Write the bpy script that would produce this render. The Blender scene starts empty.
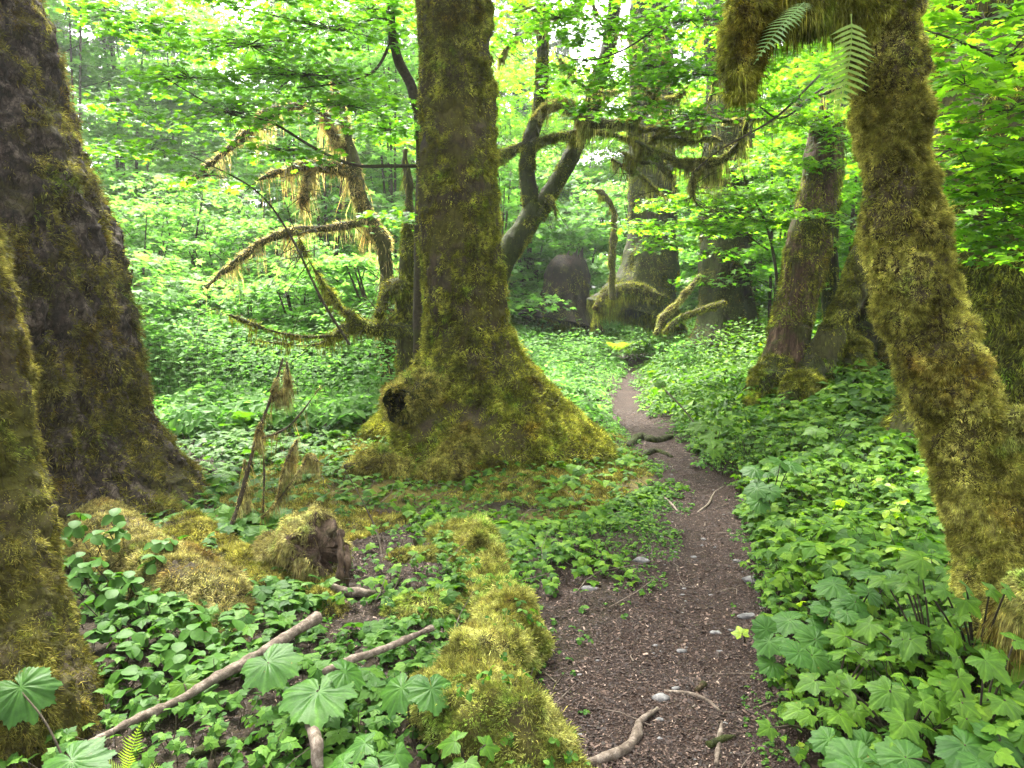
import bpy, math
import numpy as np

R = math.radians
S = bpy.context.scene
COL = S.collection

# ---------------------------------------------------------------- camera, sky, sun, exposure
PITCH = R(6.5)
FPX = 740.0
CAM = np.array([0.0, 0.0, 1.6])
cam_data = bpy.data.cameras.new("camera")
cam_data.sensor_width = 36.0
cam_data.lens = FPX / 1024 * 36
cam_data.clip_start = 0.05
cam_data.clip_end = 500
cam = bpy.data.objects.new("camera", cam_data)
COL.objects.link(cam)
cam.location = CAM
cam.rotation_euler = (R(90) - PITCH, 0, 0)
S.camera = cam

SUN_EL, SUN_AZ = R(58), R(-24)          # azimuth from +Y towards +X
W = bpy.data.worlds.new("World")
S.world = W
W.use_nodes = True
nt = W.node_tree
nt.nodes.clear()
sky = nt.nodes.new("ShaderNodeTexSky")
sky.sky_type = 'NISHITA'
sky.sun_disc = False
sky.sun_elevation = SUN_EL
sky.sun_rotation = SUN_AZ
sky.dust_density = 6.0
sky.air_density = 1.2
sky.ozone_density = 0.6
hsv = nt.nodes.new("ShaderNodeHueSaturation")      # a bright overcast: the blue mostly veiled
hsv.inputs['Saturation'].default_value = 0.12
bg = nt.nodes.new("ShaderNodeBackground")
bg.inputs['Strength'].default_value = 0.15
wo = nt.nodes.new("ShaderNodeOutputWorld")
nt.links.new(sky.outputs[0], hsv.inputs['Color'])
nt.links.new(hsv.outputs[0], bg.inputs[0])
nt.links.new(bg.outputs[0], wo.inputs[0])

sun_data = bpy.data.lights.new("sun", 'SUN')
sun_data.energy = 3.5
sun_data.angle = R(12)
sun_data.color = (1.0, 0.95, 0.86)
sun = bpy.data.objects.new("sun", sun_data)
COL.objects.link(sun)
sd = np.array([math.cos(SUN_EL) * math.sin(SUN_AZ), math.cos(SUN_EL) * math.cos(SUN_AZ), math.sin(SUN_EL)])
from mathutils import Vector
sun.rotation_euler = Vector(-sd).to_track_quat('-Z', 'Y').to_euler()

S.render.engine = 'CYCLES'
S.view_settings.view_transform = 'Standard'
S.view_settings.look = 'None'
S.view_settings.exposure = 3.15
S.view_settings.gamma = 1.0
cy = S.cycles
cy.max_bounces = 7
cy.diffuse_bounces = 4
cy.glossy_bounces = 2
cy.transmission_bounces = 4
cy.volume_bounces = 1
cy.transparent_max_bounces = 6
cy.caustics_reflective = False
cy.caustics_refractive = False
cy.use_denoising = True
cy.sample_clamp_indirect = 4.0
try:
    cy.denoiser = 'OPENIMAGEDENOISE'
    cy.denoising_input_passes = 'RGB_ALBEDO_NORMAL'
    cy.denoising_prefilter = 'NONE'
except Exception:
    pass

# ---------------------------------------------------------------- geometry helpers
rng = np.random.default_rng(11)
cp, sp = math.cos(PITCH), math.sin(PITCH)


def Q(px, py, d):
    """world point that stands d metres in front of the camera, seen at that pixel of the 1024x768 photograph"""
    a, b = (px - 512) / FPX, (384 - py) / FPX
    return CAM + d * np.array([a, cp + b * sp, -sp + b * cp])


def proj(P):
    P = np.asarray(P) - CAM
    d = P[..., 1] * cp - P[..., 2] * sp
    u = P[..., 1] * sp + P[..., 2] * cp
    d = np.where(np.abs(d) < 1e-6, 1e-6, d)
    return 512 + FPX * P[..., 0] / d, 384 - FPX * u / d, d


def smooth(a, b, x):
    t = np.clip((x - a) / (b - a), 0, 1)
    return t * t * (3 - 2 * t)


def _hash(ix, iy, iz, seed):
    h = (ix.astype(np.uint32) * np.uint32(374761393) + iy.astype(np.uint32) * np.uint32(668265263)
         + iz.astype(np.uint32) * np.uint32(2147483647 - 1640531) + np.uint32((seed * 974711 + 12345) & 0xffffffff))
    h = (h ^ (h >> np.uint32(13))) * np.uint32(1274126177)
    h = h ^ (h >> np.uint32(16))
    h = (h * np.uint32(2246822519)) ^ (h >> np.uint32(15))
    return (h & np.uint32(0xffffff)).astype(np.float64) / 8388607.5 - 1.0


def vnoise(P, seed=0):
    P = np.asarray(P, float)
    f = np.floor(P)
    i = f.astype(np.int64)
    t = P - f
    t = t * t * t * (t * (t * 6 - 15) + 10)
    out = 0
    for dx in (0, 1):
        wx = t[..., 0] if dx else 1 - t[..., 0]
        for dy in (0, 1):
            wy = t[..., 1] if dy else 1 - t[..., 1]
            for dz in (0, 1):
                wz = t[..., 2] if dz else 1 - t[..., 2]
                out = out + wx * wy * wz * _hash(i[..., 0] + dx, i[..., 1] + dy, i[..., 2] + dz, seed)
    return out


def fbm(P, octv=4, seed=0, gain=0.5):
    P = np.asarray(P, float)
    s, a, n = 0, 1.0, 0
    for k in range(octv):
        s = s + a * vnoise(P * 2.03 ** k + 17.3 * k, seed + k)
        n += a
        a *= gain
    return s / n * 1.6


def mk(name, V, F, mat, parent=None, shade=True, attrs=None):
    """link ONE mesh object from numpy arrays (F: one array or a list of arrays of equal-sized faces)"""
    Fs = F if isinstance(F, (list, tuple)) else [F]
    Fs = [np.asarray(f, np.int32) for f in Fs if len(f)]
    V = np.asarray(V, np.float32)
    me = bpy.data.meshes.new(name)
    me.vertices.add(len(V))
    me.vertices.foreach_set("co", V.ravel())
    loops = np.concatenate([f.ravel() for f in Fs])
    sizes = np.concatenate([np.full(len(f), f.shape[1], np.int32) for f in Fs])
    starts = np.concatenate([[0], np.cumsum(sizes)[:-1]]).astype(np.int32)
    me.loops.add(len(loops))
    me.loops.foreach_set("vertex_index", loops)
    me.polygons.add(len(sizes))
    me.polygons.foreach_set("loop_start", starts)
    me.polygons.foreach_set("use_smooth", np.full(len(sizes), bool(shade)))
    for k, a in (attrs or {}).items():
        at = me.attributes.new(k, 'FLOAT', 'POINT')
        at.data.foreach_set("value", np.asarray(a, np.float32))
    me.update(calc_edges=True)
    for m in (mat if isinstance(mat, (list, tuple)) else [mat]):
        me.materials.append(m)
    o = bpy.data.objects.new(name, me)
    COL.objects.link(o)
    if parent is not None:
        o.parent = parent
        o.matrix_parent_inverse = parent.matrix_world.inverted() if False else o.matrix_parent_inverse
        o.location = -Vector(parent.location)
    return o


def tag(o, label, cat, group=None, kind=None):
    o['label'] = label
    o['category'] = cat
    if group:
        o['group'] = group
    if kind:
        o['kind'] = kind
    return o


def thing(name, label, cat, loc, group=None):
    o = bpy.data.objects.new(name, None)
    o.empty_display_size = 0.1
    COL.objects.link(o)
    o.location = Vector([float(v) for v in loc])
    return tag(o, label, cat, group)


def copy_tree(o):
    c = o.copy()
    COL.objects.link(c)
    for ch in list(o.children):
        d = ch.copy()
        COL.objects.link(d)
        d.parent = c
    return c


class Acc:
    """collects vertices and faces of one mesh"""
    def __init__(s):
        s.V, s.T, s.Q, s.n = [], [], [], 0

    def add(s, V, F):
        V = np.asarray(V, float).reshape(-1, 3)
        F = np.asarray(F)
        if not len(F):
            return s
        (s.T if F.shape[1] == 3 else s.Q).append(F + s.n)
        s.V.append(V)
        s.n += len(V)
        return s

    def arrays(s):
        V = np.concatenate(s.V)
        out = []
        if s.T:
            out.append(np.concatenate(s.T))
        if s.Q:
            out.append(np.concatenate(s.Q))
        return V, out

    def tris(s):
        V, fs = s.arrays()
        return V, tri(fs)

    def build(s, name, mat, parent=None, shade=True, attrs=None):
        V, F = s.arrays()
        return mk(name, V, F, mat, parent, shade, attrs)


def tri(fs):
    out = []
    for f in fs if isinstance(fs, list) else [fs]:
        if f.shape[1] == 3:
            out.append(f)
        else:
            out += [f[:, [0, 1, 2]], f[:, [0, 2, 3]]]
    return np.concatenate(out)


def catmull(P, n):
    P = np.asarray(P, float)
    if len(P) == 2:
        t = np.linspace(0, 1, n)[:, None]
        return P[0] * (1 - t) + P[1] * t
    E = np.vstack([2 * P[0] - P[1], P, 2 * P[-1] - P[-2]])
    u = np.linspace(0, len(P) - 1, n)
    i = np.minimum(u.astype(int), len(P) - 2)
    t = (u - i)[:, None]
    a, b, c, d = E[i], E[i + 1], E[i + 2], E[i + 3]
    return 0.5 * (2 * b + (c - a) * t + (2 * a - 5 * b + 4 * c - d) * t ** 2 + (3 * b - a - 3 * c + d) * t ** 3)


def tube(pts, rad, nseg, nring, disp=None, cap=True):
    """swept tube; disp(P, u, th, t) returns extra radius in metres for the surface points"""
    rad = np.asarray(rad, float)
    M = catmull(np.hstack([np.asarray(pts, float), rad[:, None]]), nring)
    C, r = M[:, :3], np.maximum(M[:, 3], 0.0008)
    T = np.gradient(C, axis=0)
    T /= np.linalg.norm(T, axis=1)[:, None] + 1e-9
    U = np.zeros_like(C)
    ref = np.array([1.0, 0, 0]) if abs(T[0, 0]) < 0.9 else np.array([0, 0, 1.0])
    u = ref - T[0] * (ref @ T[0])
    for k in range(nring):
        u = u - T[k] * (u @ T[k])
        u /= np.linalg.norm(u) + 1e-9
        U[k] = u
    Vv = np.cross(T, U)
    th = np.linspace(0, 2 * math.pi, nseg, endpoint=False)
    D = U[:, None, :] * np.cos(th)[None, :, None] + Vv[:, None, :] * np.sin(th)[None, :, None]
    P = C[:, None, :] + D * r[:, None, None]
    if disp is not None:
        tt = np.linspace(0, 1, nring)[:, None] + 0 * th[None, :]
        P = P + D * disp(P, D, th[None, :] + 0 * tt, tt)[..., None]
    V = P.reshape(-1, 3)
    i = np.arange(nring - 1)[:, None] * nseg
    j = np.arange(nseg)[None, :]
    jn = (j + 1) % nseg
    F = np.stack([i + j, i + jn, i + nseg + jn, i + nseg + j], -1).reshape(-1, 4)
    if not cap:
        return V, F
    V = np.vstack([V, C[0], C[-1]])
    a, b = nring * nseg, nring * nseg + 1
    jj = np.arange(nseg)
    jn = (jj + 1) % nseg
    # caps as thin quads so that every face has four corners
    F0 = np.stack([np.full(nseg, a), jn, jj, np.full(nseg, a)], 1)
    o = (nring - 1) * nseg
    F1 = np.stack([np.full(nseg, b), o + jj, o + jn, np.full(nseg, b)], 1)
    return V, (F, np.vstack([F0[:, :3], F1[:, :3]]))


def add_tube(acc, pts, rad, nseg, nring, disp=None):
    V, (F, Ft) = tube(pts, rad, nseg, nring, disp)
    n = acc.n
    acc.V.append(V)
    acc.Q.append(F + n)
    acc.T.append(Ft + n)
    acc.n += len(V)
    return V, tri([F, Ft])


def twig_tubes(acc, A, B, r0, r1, sag=0.0, seg=3):
    """many thin three-sided straight twigs A->B at once, each with one knee"""
    A, B = np.asarray(A, float), np.asarray(B, float)
    if not len(A):
        return
    n = len(A)
    Mid = (A + B) / 2 + np.array([0, 0, 1.0]) * np.asarray(sag).reshape(-1, 1) + rng.normal(0, 0.02, (n, 3))
    d = B - A
    d /= np.linalg.norm(d, axis=1)[:, None] + 1e-9
    ref = np.where(np.abs(d[:, 2:3]) > 0.8, np.array([[1.0, 0, 0]]), np.array([[0, 0, 1.0]]))
    u = np.cross(d, ref)
    u /= np.linalg.norm(u, axis=1)[:, None] + 1e-9
    v = np.cross(d, u)
    r0, r1 = np.broadcast_to(r0, n), np.broadcast_to(r1, n)
    rings = []
    for C, r in ((A, r0), (Mid, (r0 + r1) / 2), (B, r1)):
        for k in range(seg):
            t = 2 * math.pi * k / seg
            rings.append(C + (u * math.cos(t) + v * math.sin(t)) * r[:, None])
    V = np.stack(rings, 1).reshape(-1, 3)
    f = []
    for a in range(2):
        for k in range(seg):
            kn = (k + 1) % seg
            f.append([a * seg + k, a * seg + kn, (a + 1) * seg + kn, (a + 1) * seg + k])
    f = np.array(f)
    F = (f[None] + (np.arange(n) * 3 * seg)[:, None, None]).reshape(-1, 4)
    acc.add(V, F)


def frames(N, ang):
    """rotation matrices whose Z is N and whose Y heads along ang (columns X, Y, Z)"""
    N = N / (np.linalg.norm(N, axis=1)[:, None] + 1e-9)
    h = np.stack([np.cos(ang), np.sin(ang), np.zeros_like(ang)], 1)
    y = h - N * np.sum(h * N, 1)[:, None]
    y /= np.linalg.norm(y, axis=1)[:, None] + 1e-9
    x = np.cross(y, N)
    return np.stack([x, y, N], 2)


def place(tpl, pos, Rm, sc):
    """many copies of a small template as arrays; sc: (n,) or (n,3)"""
    tv, tf = tpl
    n = len(pos)
    sc = np.asarray(sc, float)
    sc = sc[:, None] * np.ones((1, 3)) if sc.ndim == 1 else sc
    L = tv[None] * sc[:, None, :]
    V = np.einsum('nij,nkj->nki', Rm, L) + pos[:, None, :]
    F = (tf[None] + (np.arange(n) * len(tv))[:, None, None]).reshape(-1, tf.shape[1])
    return V.reshape(-1, 3), F


def sample(V, F, n, seed, wfun=None, cull=-0.45):
    """random points, normals on a triangle mesh, weighted by area and by wfun(centre, normal)"""
    r = np.random.default_rng(seed)
    A, B, C = V[F[:, 0]], V[F[:, 1]], V[F[:, 2]]
    N = np.cross(B - A, C - A)
    ar = np.linalg.norm(N, axis=1)
    N = N / (ar[:, None] + 1e-12)
    M = (A + B + C) / 3
    w = ar.copy()
    if cull is not None:
        tc = CAM - M
        tc /= np.linalg.norm(tc, axis=1)[:, None]
        w = w * (np.sum(tc * N, 1) > cull)
        u_, v_, d_ = proj(M)
        w = w * ((u_ > -160) & (u_ < 1184) & (v_ > -140) & (v_ < 900) & (d_ > 0.3))
    if wfun is not None:
        w = w * np.clip(wfun(M, N), 0, None)
    if w.sum() <= 0:
        return np.zeros((0, 3)), np.zeros((0, 3))
    k = r.choice(len(F), n, p=w / w.sum())
    a, b = r.random(n), r.random(n)
    s = np.sqrt(a)
    P = A[k] * (1 - s)[:, None] + B[k] * (s * (1 - b))[:, None] + C[k] * (s * b)[:, None]
    return P, N[k]


def blades(P, N, length, width, droop=0.4, spread=0.7, seed=0, clump=9.0, curl=0.5):
    """moss strands: three triangles each, leaning in clumps and bending down"""
    r = np.random.default_rng(seed)
    n = len(P)
    cl = np.stack([vnoise(P * clump, seed + 31 + k) for k in range(3)], 1)
    D = N + cl * spread * 1.2 + r.normal(0, 0.35 * spread + 0.1, (n, 3))
    D[:, 2] -= droop
    D /= np.linalg.norm(D, axis=1)[:, None] + 1e-9
    lm = 0.45 + 0.75 * (0.5 + 0.5 * vnoise(P * clump * 0.8, seed + 77)) + r.normal(0, 0.15, n)
    L = np.clip(lm, 0.2, 2.2) * length
    Wd = np.cross(D, r.normal(0, 1, (n, 3)))
    Wd /= np.linalg.norm(Wd, axis=1)[:, None] + 1e-9
    w = width * r.uniform(0.6, 1.3, n)
    D2 = D + np.array([0, 0, -1.0]) * curl + r.normal(0, 0.25, (n, 3))
    D2 /= np.linalg.norm(D2, axis=1)[:, None] + 1e-9
    m = P + D * (L * 0.5)[:, None]
    t = m + D2 * (L * 0.6)[:, None]
    h = Wd * (w / 2)[:, None]
    b = P - N * 0.004
    V = np.stack([b - h, b + h, m - h * 0.8, m + h * 0.8, t], 1).reshape(-1, 3)
    f = np.array([[0, 1, 3], [0, 3, 2], [2, 3, 4]])
    F = (f[None] + (np.arange(n) * 5)[:, None, None]).reshape(-1, 3)
    return V, F


def frond_tpl():
    """one feathery moss shoot, unit long along Z with short side branches"""
    V, F = [], []
    def bl(a, b, w):
        a, b = np.array(a, float), np.array(b, float)
        d = b - a
        s = np.cross(d, [0, 1, 0.01])
        s = s / np.linalg.norm(s) * w
        k = len(V)
        V.extend([a - s, a + s, b])
        F.append([k, k + 1, k + 2])
    bl((0, 0, 0), (0, .12, 1), .035)
    for z, l in ((.25, .3), (.45, .32), (.65, .25), (.82, .16)):
        bl((0, .02, z), (l, .06, z + .2), .03)
        bl((0, .02, z + .05), (-l, .06, z + .24), .03)
    return np.array(V), np.array(F)


def shoots(P, N, length, seed, droop=0.2, spread=0.8, clump=8.0):
    r = np.random.default_rng(seed)
    n = len(P)
    cl = np.stack([vnoise(P * clump, seed + 3 + k) for k in range(3)], 1)
    D = N + cl * spread + r.normal(0, 0.4, (n, 3))
    D[:, 2] -= droop
    Rm = frames(D, r.uniform(0, 6.283, n))
    L = length * (0.6 + 0.5 * (0.5 + 0.5 * vnoise(P * clump, seed + 9))) * r.uniform(0.7, 1.35, n)
    return place(FROND, P - N * 0.006, Rm, L)


FROND = frond_tpl()


# ---------------------------------------------------------------- leaf shapes
def palmate(lobes, tips, val, serr=0, rings=3, pleat=0.05, cup=-0.14):
    """lobed leaf in XY, stalk at the origin, middle lobe along +Y; lobes in degrees from +Y"""
    ang, rad, vein = [], [], []
    n = len(lobes)
    for k in range(n):
        a0 = lobes[k]
        if k == 0:
            ang.append(a0 - 16)
            rad.append(tips[k] * 0.62)
            vein.append(0.6)
        if serr:
            ang.append(a0 - 7)
            rad.append(tips[k] * 0.86)
            vein.append(0.5)
        ang.append(a0)
        rad.append(tips[k])
        vein.append(1)
        if serr:
            ang.append(a0 + 7)
            rad.append(tips[k] * 0.86)
            vein.append(0.5)
        if k < n - 1:
            g = (lobes[k] + lobes[k + 1]) / 2
            if serr:
                ang.append(g - (lobes[k + 1] - lobes[k]) * 0.2)
                rad.append((val[k] + tips[k]) / 2 * 0.93)
                vein.append(0.3)
            ang.append(g)
            rad.append(val[k])
            vein.append(0)
            if serr:
                ang.append(g + (lobes[k + 1] - lobes[k]) * 0.2)
                rad.append((val[k] + tips[k + 1]) / 2 * 0.93)
                vein.append(0.3)
        else:
            ang.append(a0 + 16)
            rad.append(tips[k] * 0.62)
            vein.append(0.6)
    ang, rad, vein = np.radians(ang), np.array(rad), np.array(vein)
    m = len(ang)
    V = [[0, 0, 0]]
    VE = [1.0]
    fr = np.linspace(0, 1, rings + 1)[1:]
    for f in fr:
        rr = rad * f if f > 0.99 else np.minimum(rad * f, rad * f * 0.5 + f * 0.5 * rad.mean())
        for k in range(m):
            x, y = math.sin(ang[k]) * rr[k], math.cos(ang[k]) * rr[k]
            z = cup * rr[k] ** 2 + pleat * (1 - vein[k]) * math.sin(math.pi * min(f, 0.9)) * rad[k]
            V.append([x, y, z])
            VE.append(vein[k] if f < 0.99 else vein[k] * 0.6)
    F = [[0, 1 + k + 1, 1 + k] for k in range(m - 1)]
    for q in range(rings - 1):
        a, b = 1 + q * m, 1 + (q + 1) * m
        for k in range(m - 1):
            F += [[a + k, a + k + 1, b + k + 1], [a + k, b + k + 1, b + k]]
    return np.array(V, float), np.array(F), np.array(VE)


def ovate(width=0.62, cup=-0.18, fold=0.10, notch=0.0):
    """ovate leaflet, stalk at the origin, unit long along +Y"""
    ys = [0, .2, .45, .7, .88, 1.0]
    ws = [0.03, .36, .5, .42, .24, 0.0]
    V, F = [], []
    for y, w in zip(ys, ws):
        z = cup * y * y
        w *= width
        V += [[-w, y - notch * w, z + fold * w * 1.6], [0, y, z], [w, y - notch * w, z + fold * w * 1.6]]
    for k in range(len(ys) - 1):
        a, b = 3 * k, 3 * k + 3
        F += [[a, a + 1, b + 1], [a, b + 1, b], [a + 1, a + 2, b + 2], [a + 1, b + 2, b + 1]]
    return np.array(V, float), np.array(F)


def diamond():
    V = np.array([[0, 0, 0], [-.33, .5, .05], [0, .5, -.03], [.33, .5, .05], [0, 1, -.12]], float)
    F = np.array([[0, 2, 1], [0, 3, 2], [1, 2, 4], [2, 3, 4]])
    return V, F


def join(parts):
    V, F, n = [], [], 0
    for v, f in parts:
        V.append(v)
        F.append(f + n)
        n += len(v)
    return np.concatenate(V), np.concatenate(F)


def rotz(v, a):
    c, s = math.cos(a), math.sin(a)
    return v @ np.array([[c, s, 0], [-s, c, 0], [0, 0, 1]])


def rotx(v, a):
    c, s = math.cos(a), math.sin(a)
    return v @ np.array([[1, 0, 0], [0, c, s], [0, -s, c]])


def trefoil(leaf, tilt=0.12, n=3, jitter=0.2):
    """n leaflets round a stalk whose top is the origin"""
    out = []
    for k in range(n):
        v, f = leaf
        v = v.copy()
        v[:, 1] += 0.04
        out.append((rotz(rotx(v * (1 - jitter * 0.5 * (k % 2)), -tilt - 0.1 * k % 0.25), 2 * math.pi * k / n), f))
    return join(out)


def stalk(h=1.0, r=0.012):
    V = np.array([[r, 0, 0], [-r, r, 0], [-r, -r, 0], [r, 0, -h], [-r, r, -h], [-r, -r, -h]], float)
    F = np.array([[0, 1, 4], [0, 4, 3], [1, 2, 5], [1, 5, 4], [2, 0, 3], [2, 3, 5]])
    return V, F


MAPLE_V, MAPLE_F, MAPLE_VE = palmate([-128, -88, -45, 0, 45, 88, 128], [.55, .78, .93, 1, .93, .78, .55], [.42, .52, .56, .56, .52, .42], 0, 2)
MAPLE = (MAPLE_V, MAPLE_F)
v_, f_, _ = palmate([-105, -52, 0, 52, 105], [.7, .9, 1, .9, .7], [.42, .48, .48, .42], 0, 1, 0.06)
MAPLE5 = (v_, f_)
def toothed(lobes, tips, val, teeth, amp, seed, rings=4, pleat=0.06, cup=-0.2, sharp=1.3):
    """lobed leaf with a saw-toothed edge"""
    r = np.random.default_rng(seed)
    a0, a1 = lobes[0] - 26, lobes[-1] + 26
    m = teeth * 2 + 1
    ang = np.linspace(a0, a1, m)
    ka = [a0] + sum([[lobes[k], (lobes[k] + lobes[min(k + 1, len(lobes) - 1)]) / 2] for k in range(len(lobes))], [])[:-1] + [a1]
    kr = [tips[0] * .55] + sum([[tips[k], val[min(k, len(val) - 1)]] for k in range(len(lobes))], [])[:-1] + [tips[-1] * .55]
    tv = [.3] + sum([[1.0, 0.0] for k in range(len(lobes))], [])[:-1] + [.3]
    t = np.interp(ang, ka, np.arange(len(ka)))
    f = t - np.floor(t)
    lo = np.floor(t).astype(int)
    hi = np.minimum(lo + 1, len(ka) - 1)
    kr, tv = np.array(kr), np.array(tv)
    rise = kr[hi] > kr[lo]
    ff = np.where(rise, f ** sharp, 1 - (1 - f) ** sharp)
    rad = kr[lo] * (1 - ff) + kr[hi] * ff
    vein = np.clip(tv[lo] * (1 - f) + tv[hi] * f, 0, 1)
    rad = rad * (1 + amp * np.where(np.arange(m) % 2, 1, -1) * r.uniform(.5, 1.3, m))
    an = np.radians(ang)
    V, VE = [[0, 0, 0]], [1.0]
    base = np.minimum(rad, np.convolve(np.pad(rad, 6, mode='edge'), np.ones(13) / 13, 'valid'))
    for q in np.linspace(0, 1, rings + 1)[1:]:
        rr_ = base * q * (1 - q) + rad * q * q
        for k in range(m):
            z = cup * rr_[k] ** 2 + pleat * (1 - vein[k]) * math.sin(math.pi * min(q, .85)) * rad[k] + .012 * math.sin(ang[k] * 1.1) * q
            V.append([math.sin(an[k]) * rr_[k], math.cos(an[k]) * rr_[k], z])
            VE.append(vein[k] ** 3)
    F = [[0, 2 + k, 1 + k] for k in range(m - 1)]
    for q in range(rings - 1):
        a, b_ = 1 + q * m, 1 + (q + 1) * m
        for k in range(m - 1):
            F += [[a + k, a + k + 1, b_ + k + 1], [a + k, b_ + k + 1, b_ + k]]
    return np.array(V, float), np.array(F), np.array(VE)


BIG_V, BIG_F, BIG_VE = palmate([-150, -108, -70, -35, 0, 35, 70, 108, 150], [.72, .85, .95, 1, 1.05, 1, .95, .85, .72], [.62, .68, .72, .76, .76, .72, .68, .62], 1, 4, 0.07, -0.2)
BIGM_V, BIGM_F, BIGM_VE = palmate([-125, -80, -40, 0, 40, 80, 125], [.6, .82, .95, 1.05, .95, .82, .6], [.45, .5, .56, .56, .5, .45], 1, 4, 0.06, -0.22)
OV = ovate()
BIG_V, BIG_F, BIG_VE = toothed([-148, -106, -70, -35, 0, 35, 70, 106, 148], [.74, .88, .97, 1, 1.06, 1, .97, .88, .74], [.70, .76, .80, .84, .84, .80, .76, .70], 44, .035, 5)
BIGM_V, BIGM_F, BIGM_VE = toothed([-122, -62, 0, 62, 122], [.68, .92, 1.08, .92, .68], [.55, .62, .62, .55], 36, .05, 6, 4, .05, -.22, 1.15)
v3, f3, _ = toothed([-58, 0, 58], [.78, 1.05, .78], [.62, .62], 7, .10, 8, 2, .05, -.12, 1.1)
FAN = (v3, f3)
TRI_NEAR = trefoil(FAN, 0.08)
DIA = diamond()
OVW = ovate(0.95, -0.2, 0.14)
v3, f3, _ = palmate([-60, 0, 60], [.75, 1, .75], [.62, .62], 1, 2, 0.05, -0.2)
TRI_OV = trefoil(OVW, 0.15)
TRI_OV_MID = trefoil(diamond(), 0.15)
FIVE = trefoil(OV, 0.2, 5)


def fern_tpl(n=16, w=0.24, droop=-0.35):
    """pinnate frond, unit long along +Y, bending down"""
    V, F = [], []
    def P(t):
        return np.array([.10 * t * t, t, droop * t * t])
    for k in range(n):
        t = 0.12 + 0.86 * k / n
        ln0 = w * (math.sin(math.pi * min(1, t * 0.75 + 0.18)) ** 0.8) * (1.0 if t < 0.6 else (1.02 - t) / 0.42 + 0.05)
        for s in (-1, 1):
            b = P(t)
            ln = ln0 * (1 + .18 * math.sin(k * 7.3 + s * 2.1))
            tip = b + np.array([s * ln, ln * 0.42, -0.12 * ln])
            hw = 0.27 / n
            m = (b + tip) / 2 + np.array([0, .0, .06 * ln])
            k0 = len(V)
            V += [b + [0, -hw, 0], b + [0, hw, 0], m + [0, -hw * 1.1, 0], m + [0, hw * 1.1, 0], tip]
            F += [[k0, k0 + 1, k0 + 3], [k0, k0 + 3, k0 + 2], [k0 + 2, k0 + 3, k0 + 4]]
    for k in range(8):
        a, b = P(k / 8), P((k + 1) / 8)
        k0 = len(V)
        V += [a + [-.006, 0, .003], a + [.006, 0, .003], b + [-.006, 0, .003], b + [.006, 0, .003]]
        F += [[k0, k0 + 1, k0 + 3], [k0, k0 + 3, k0 + 2]]
    return np.array(V), np.array(F)


FERN = fern_tpl()


# ---------------------------------------------------------------- materials
def mat(name):
    m = bpy.data.materials.new(name)
    m.use_nodes = True
    n = m.node_tree.nodes
    b = n['Principled BSDF']
    b.inputs['Specular IOR Level'].default_value = 0.25
    return m, m.node_tree, b


def ramp(nt, stops, interp='LINEAR'):
    r = nt.nodes.new("ShaderNodeValToRGB")
    e = r.color_ramp.elements
    r.color_ramp.interpolation = interp
    while len(e) < len(stops):
        e.new(0.5)
    for k, (p, c) in enumerate(stops):
        e[k].position = p
        e[k].color = (*c, 1)
    return r


def noise(nt, scale, detail=6, rough=0.6, vec=None, dist=0.0):
    n = nt.nodes.new("ShaderNodeTexNoise")
    n.inputs['Scale'].default_value = scale
    n.inputs['Detail'].default_value = detail
    n.inputs['Roughness'].default_value = rough
    n.inputs['Distortion'].default_value = dist
    if vec is None:
        tc = nt.nodes.new("ShaderNodeNewGeometry")
        vec = tc.outputs['Position']
    nt.links.new(vec, n.inputs['Vector'])
    return n


def mixc(nt, fac, a, b, mode='MIX'):
    m = nt.nodes.new("ShaderNodeMix")
    m.data_type = 'RGBA'
    m.blend_type = mode
    for sock, v in ((m.inputs[0], fac), (m.inputs[6], a), (m.inputs[7], b)):
        if isinstance(v, (int, float)):
            sock.default_value = v
        elif isinstance(v, tuple):
            sock.default_value = (*v, 1)
        else:
            nt.links.new(v, sock)
    return m.outputs[2]


def bump(nt, b, height, strength, dist):
    n = nt.nodes.new("ShaderNodeBump")
    n.inputs['Strength'].default_value = strength
    n.inputs['Distance'].default_value = dist
    nt.links.new(height, n.inputs['Height'])
    nt.links.new(n.outputs[0], b.inputs['Normal'])


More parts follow.
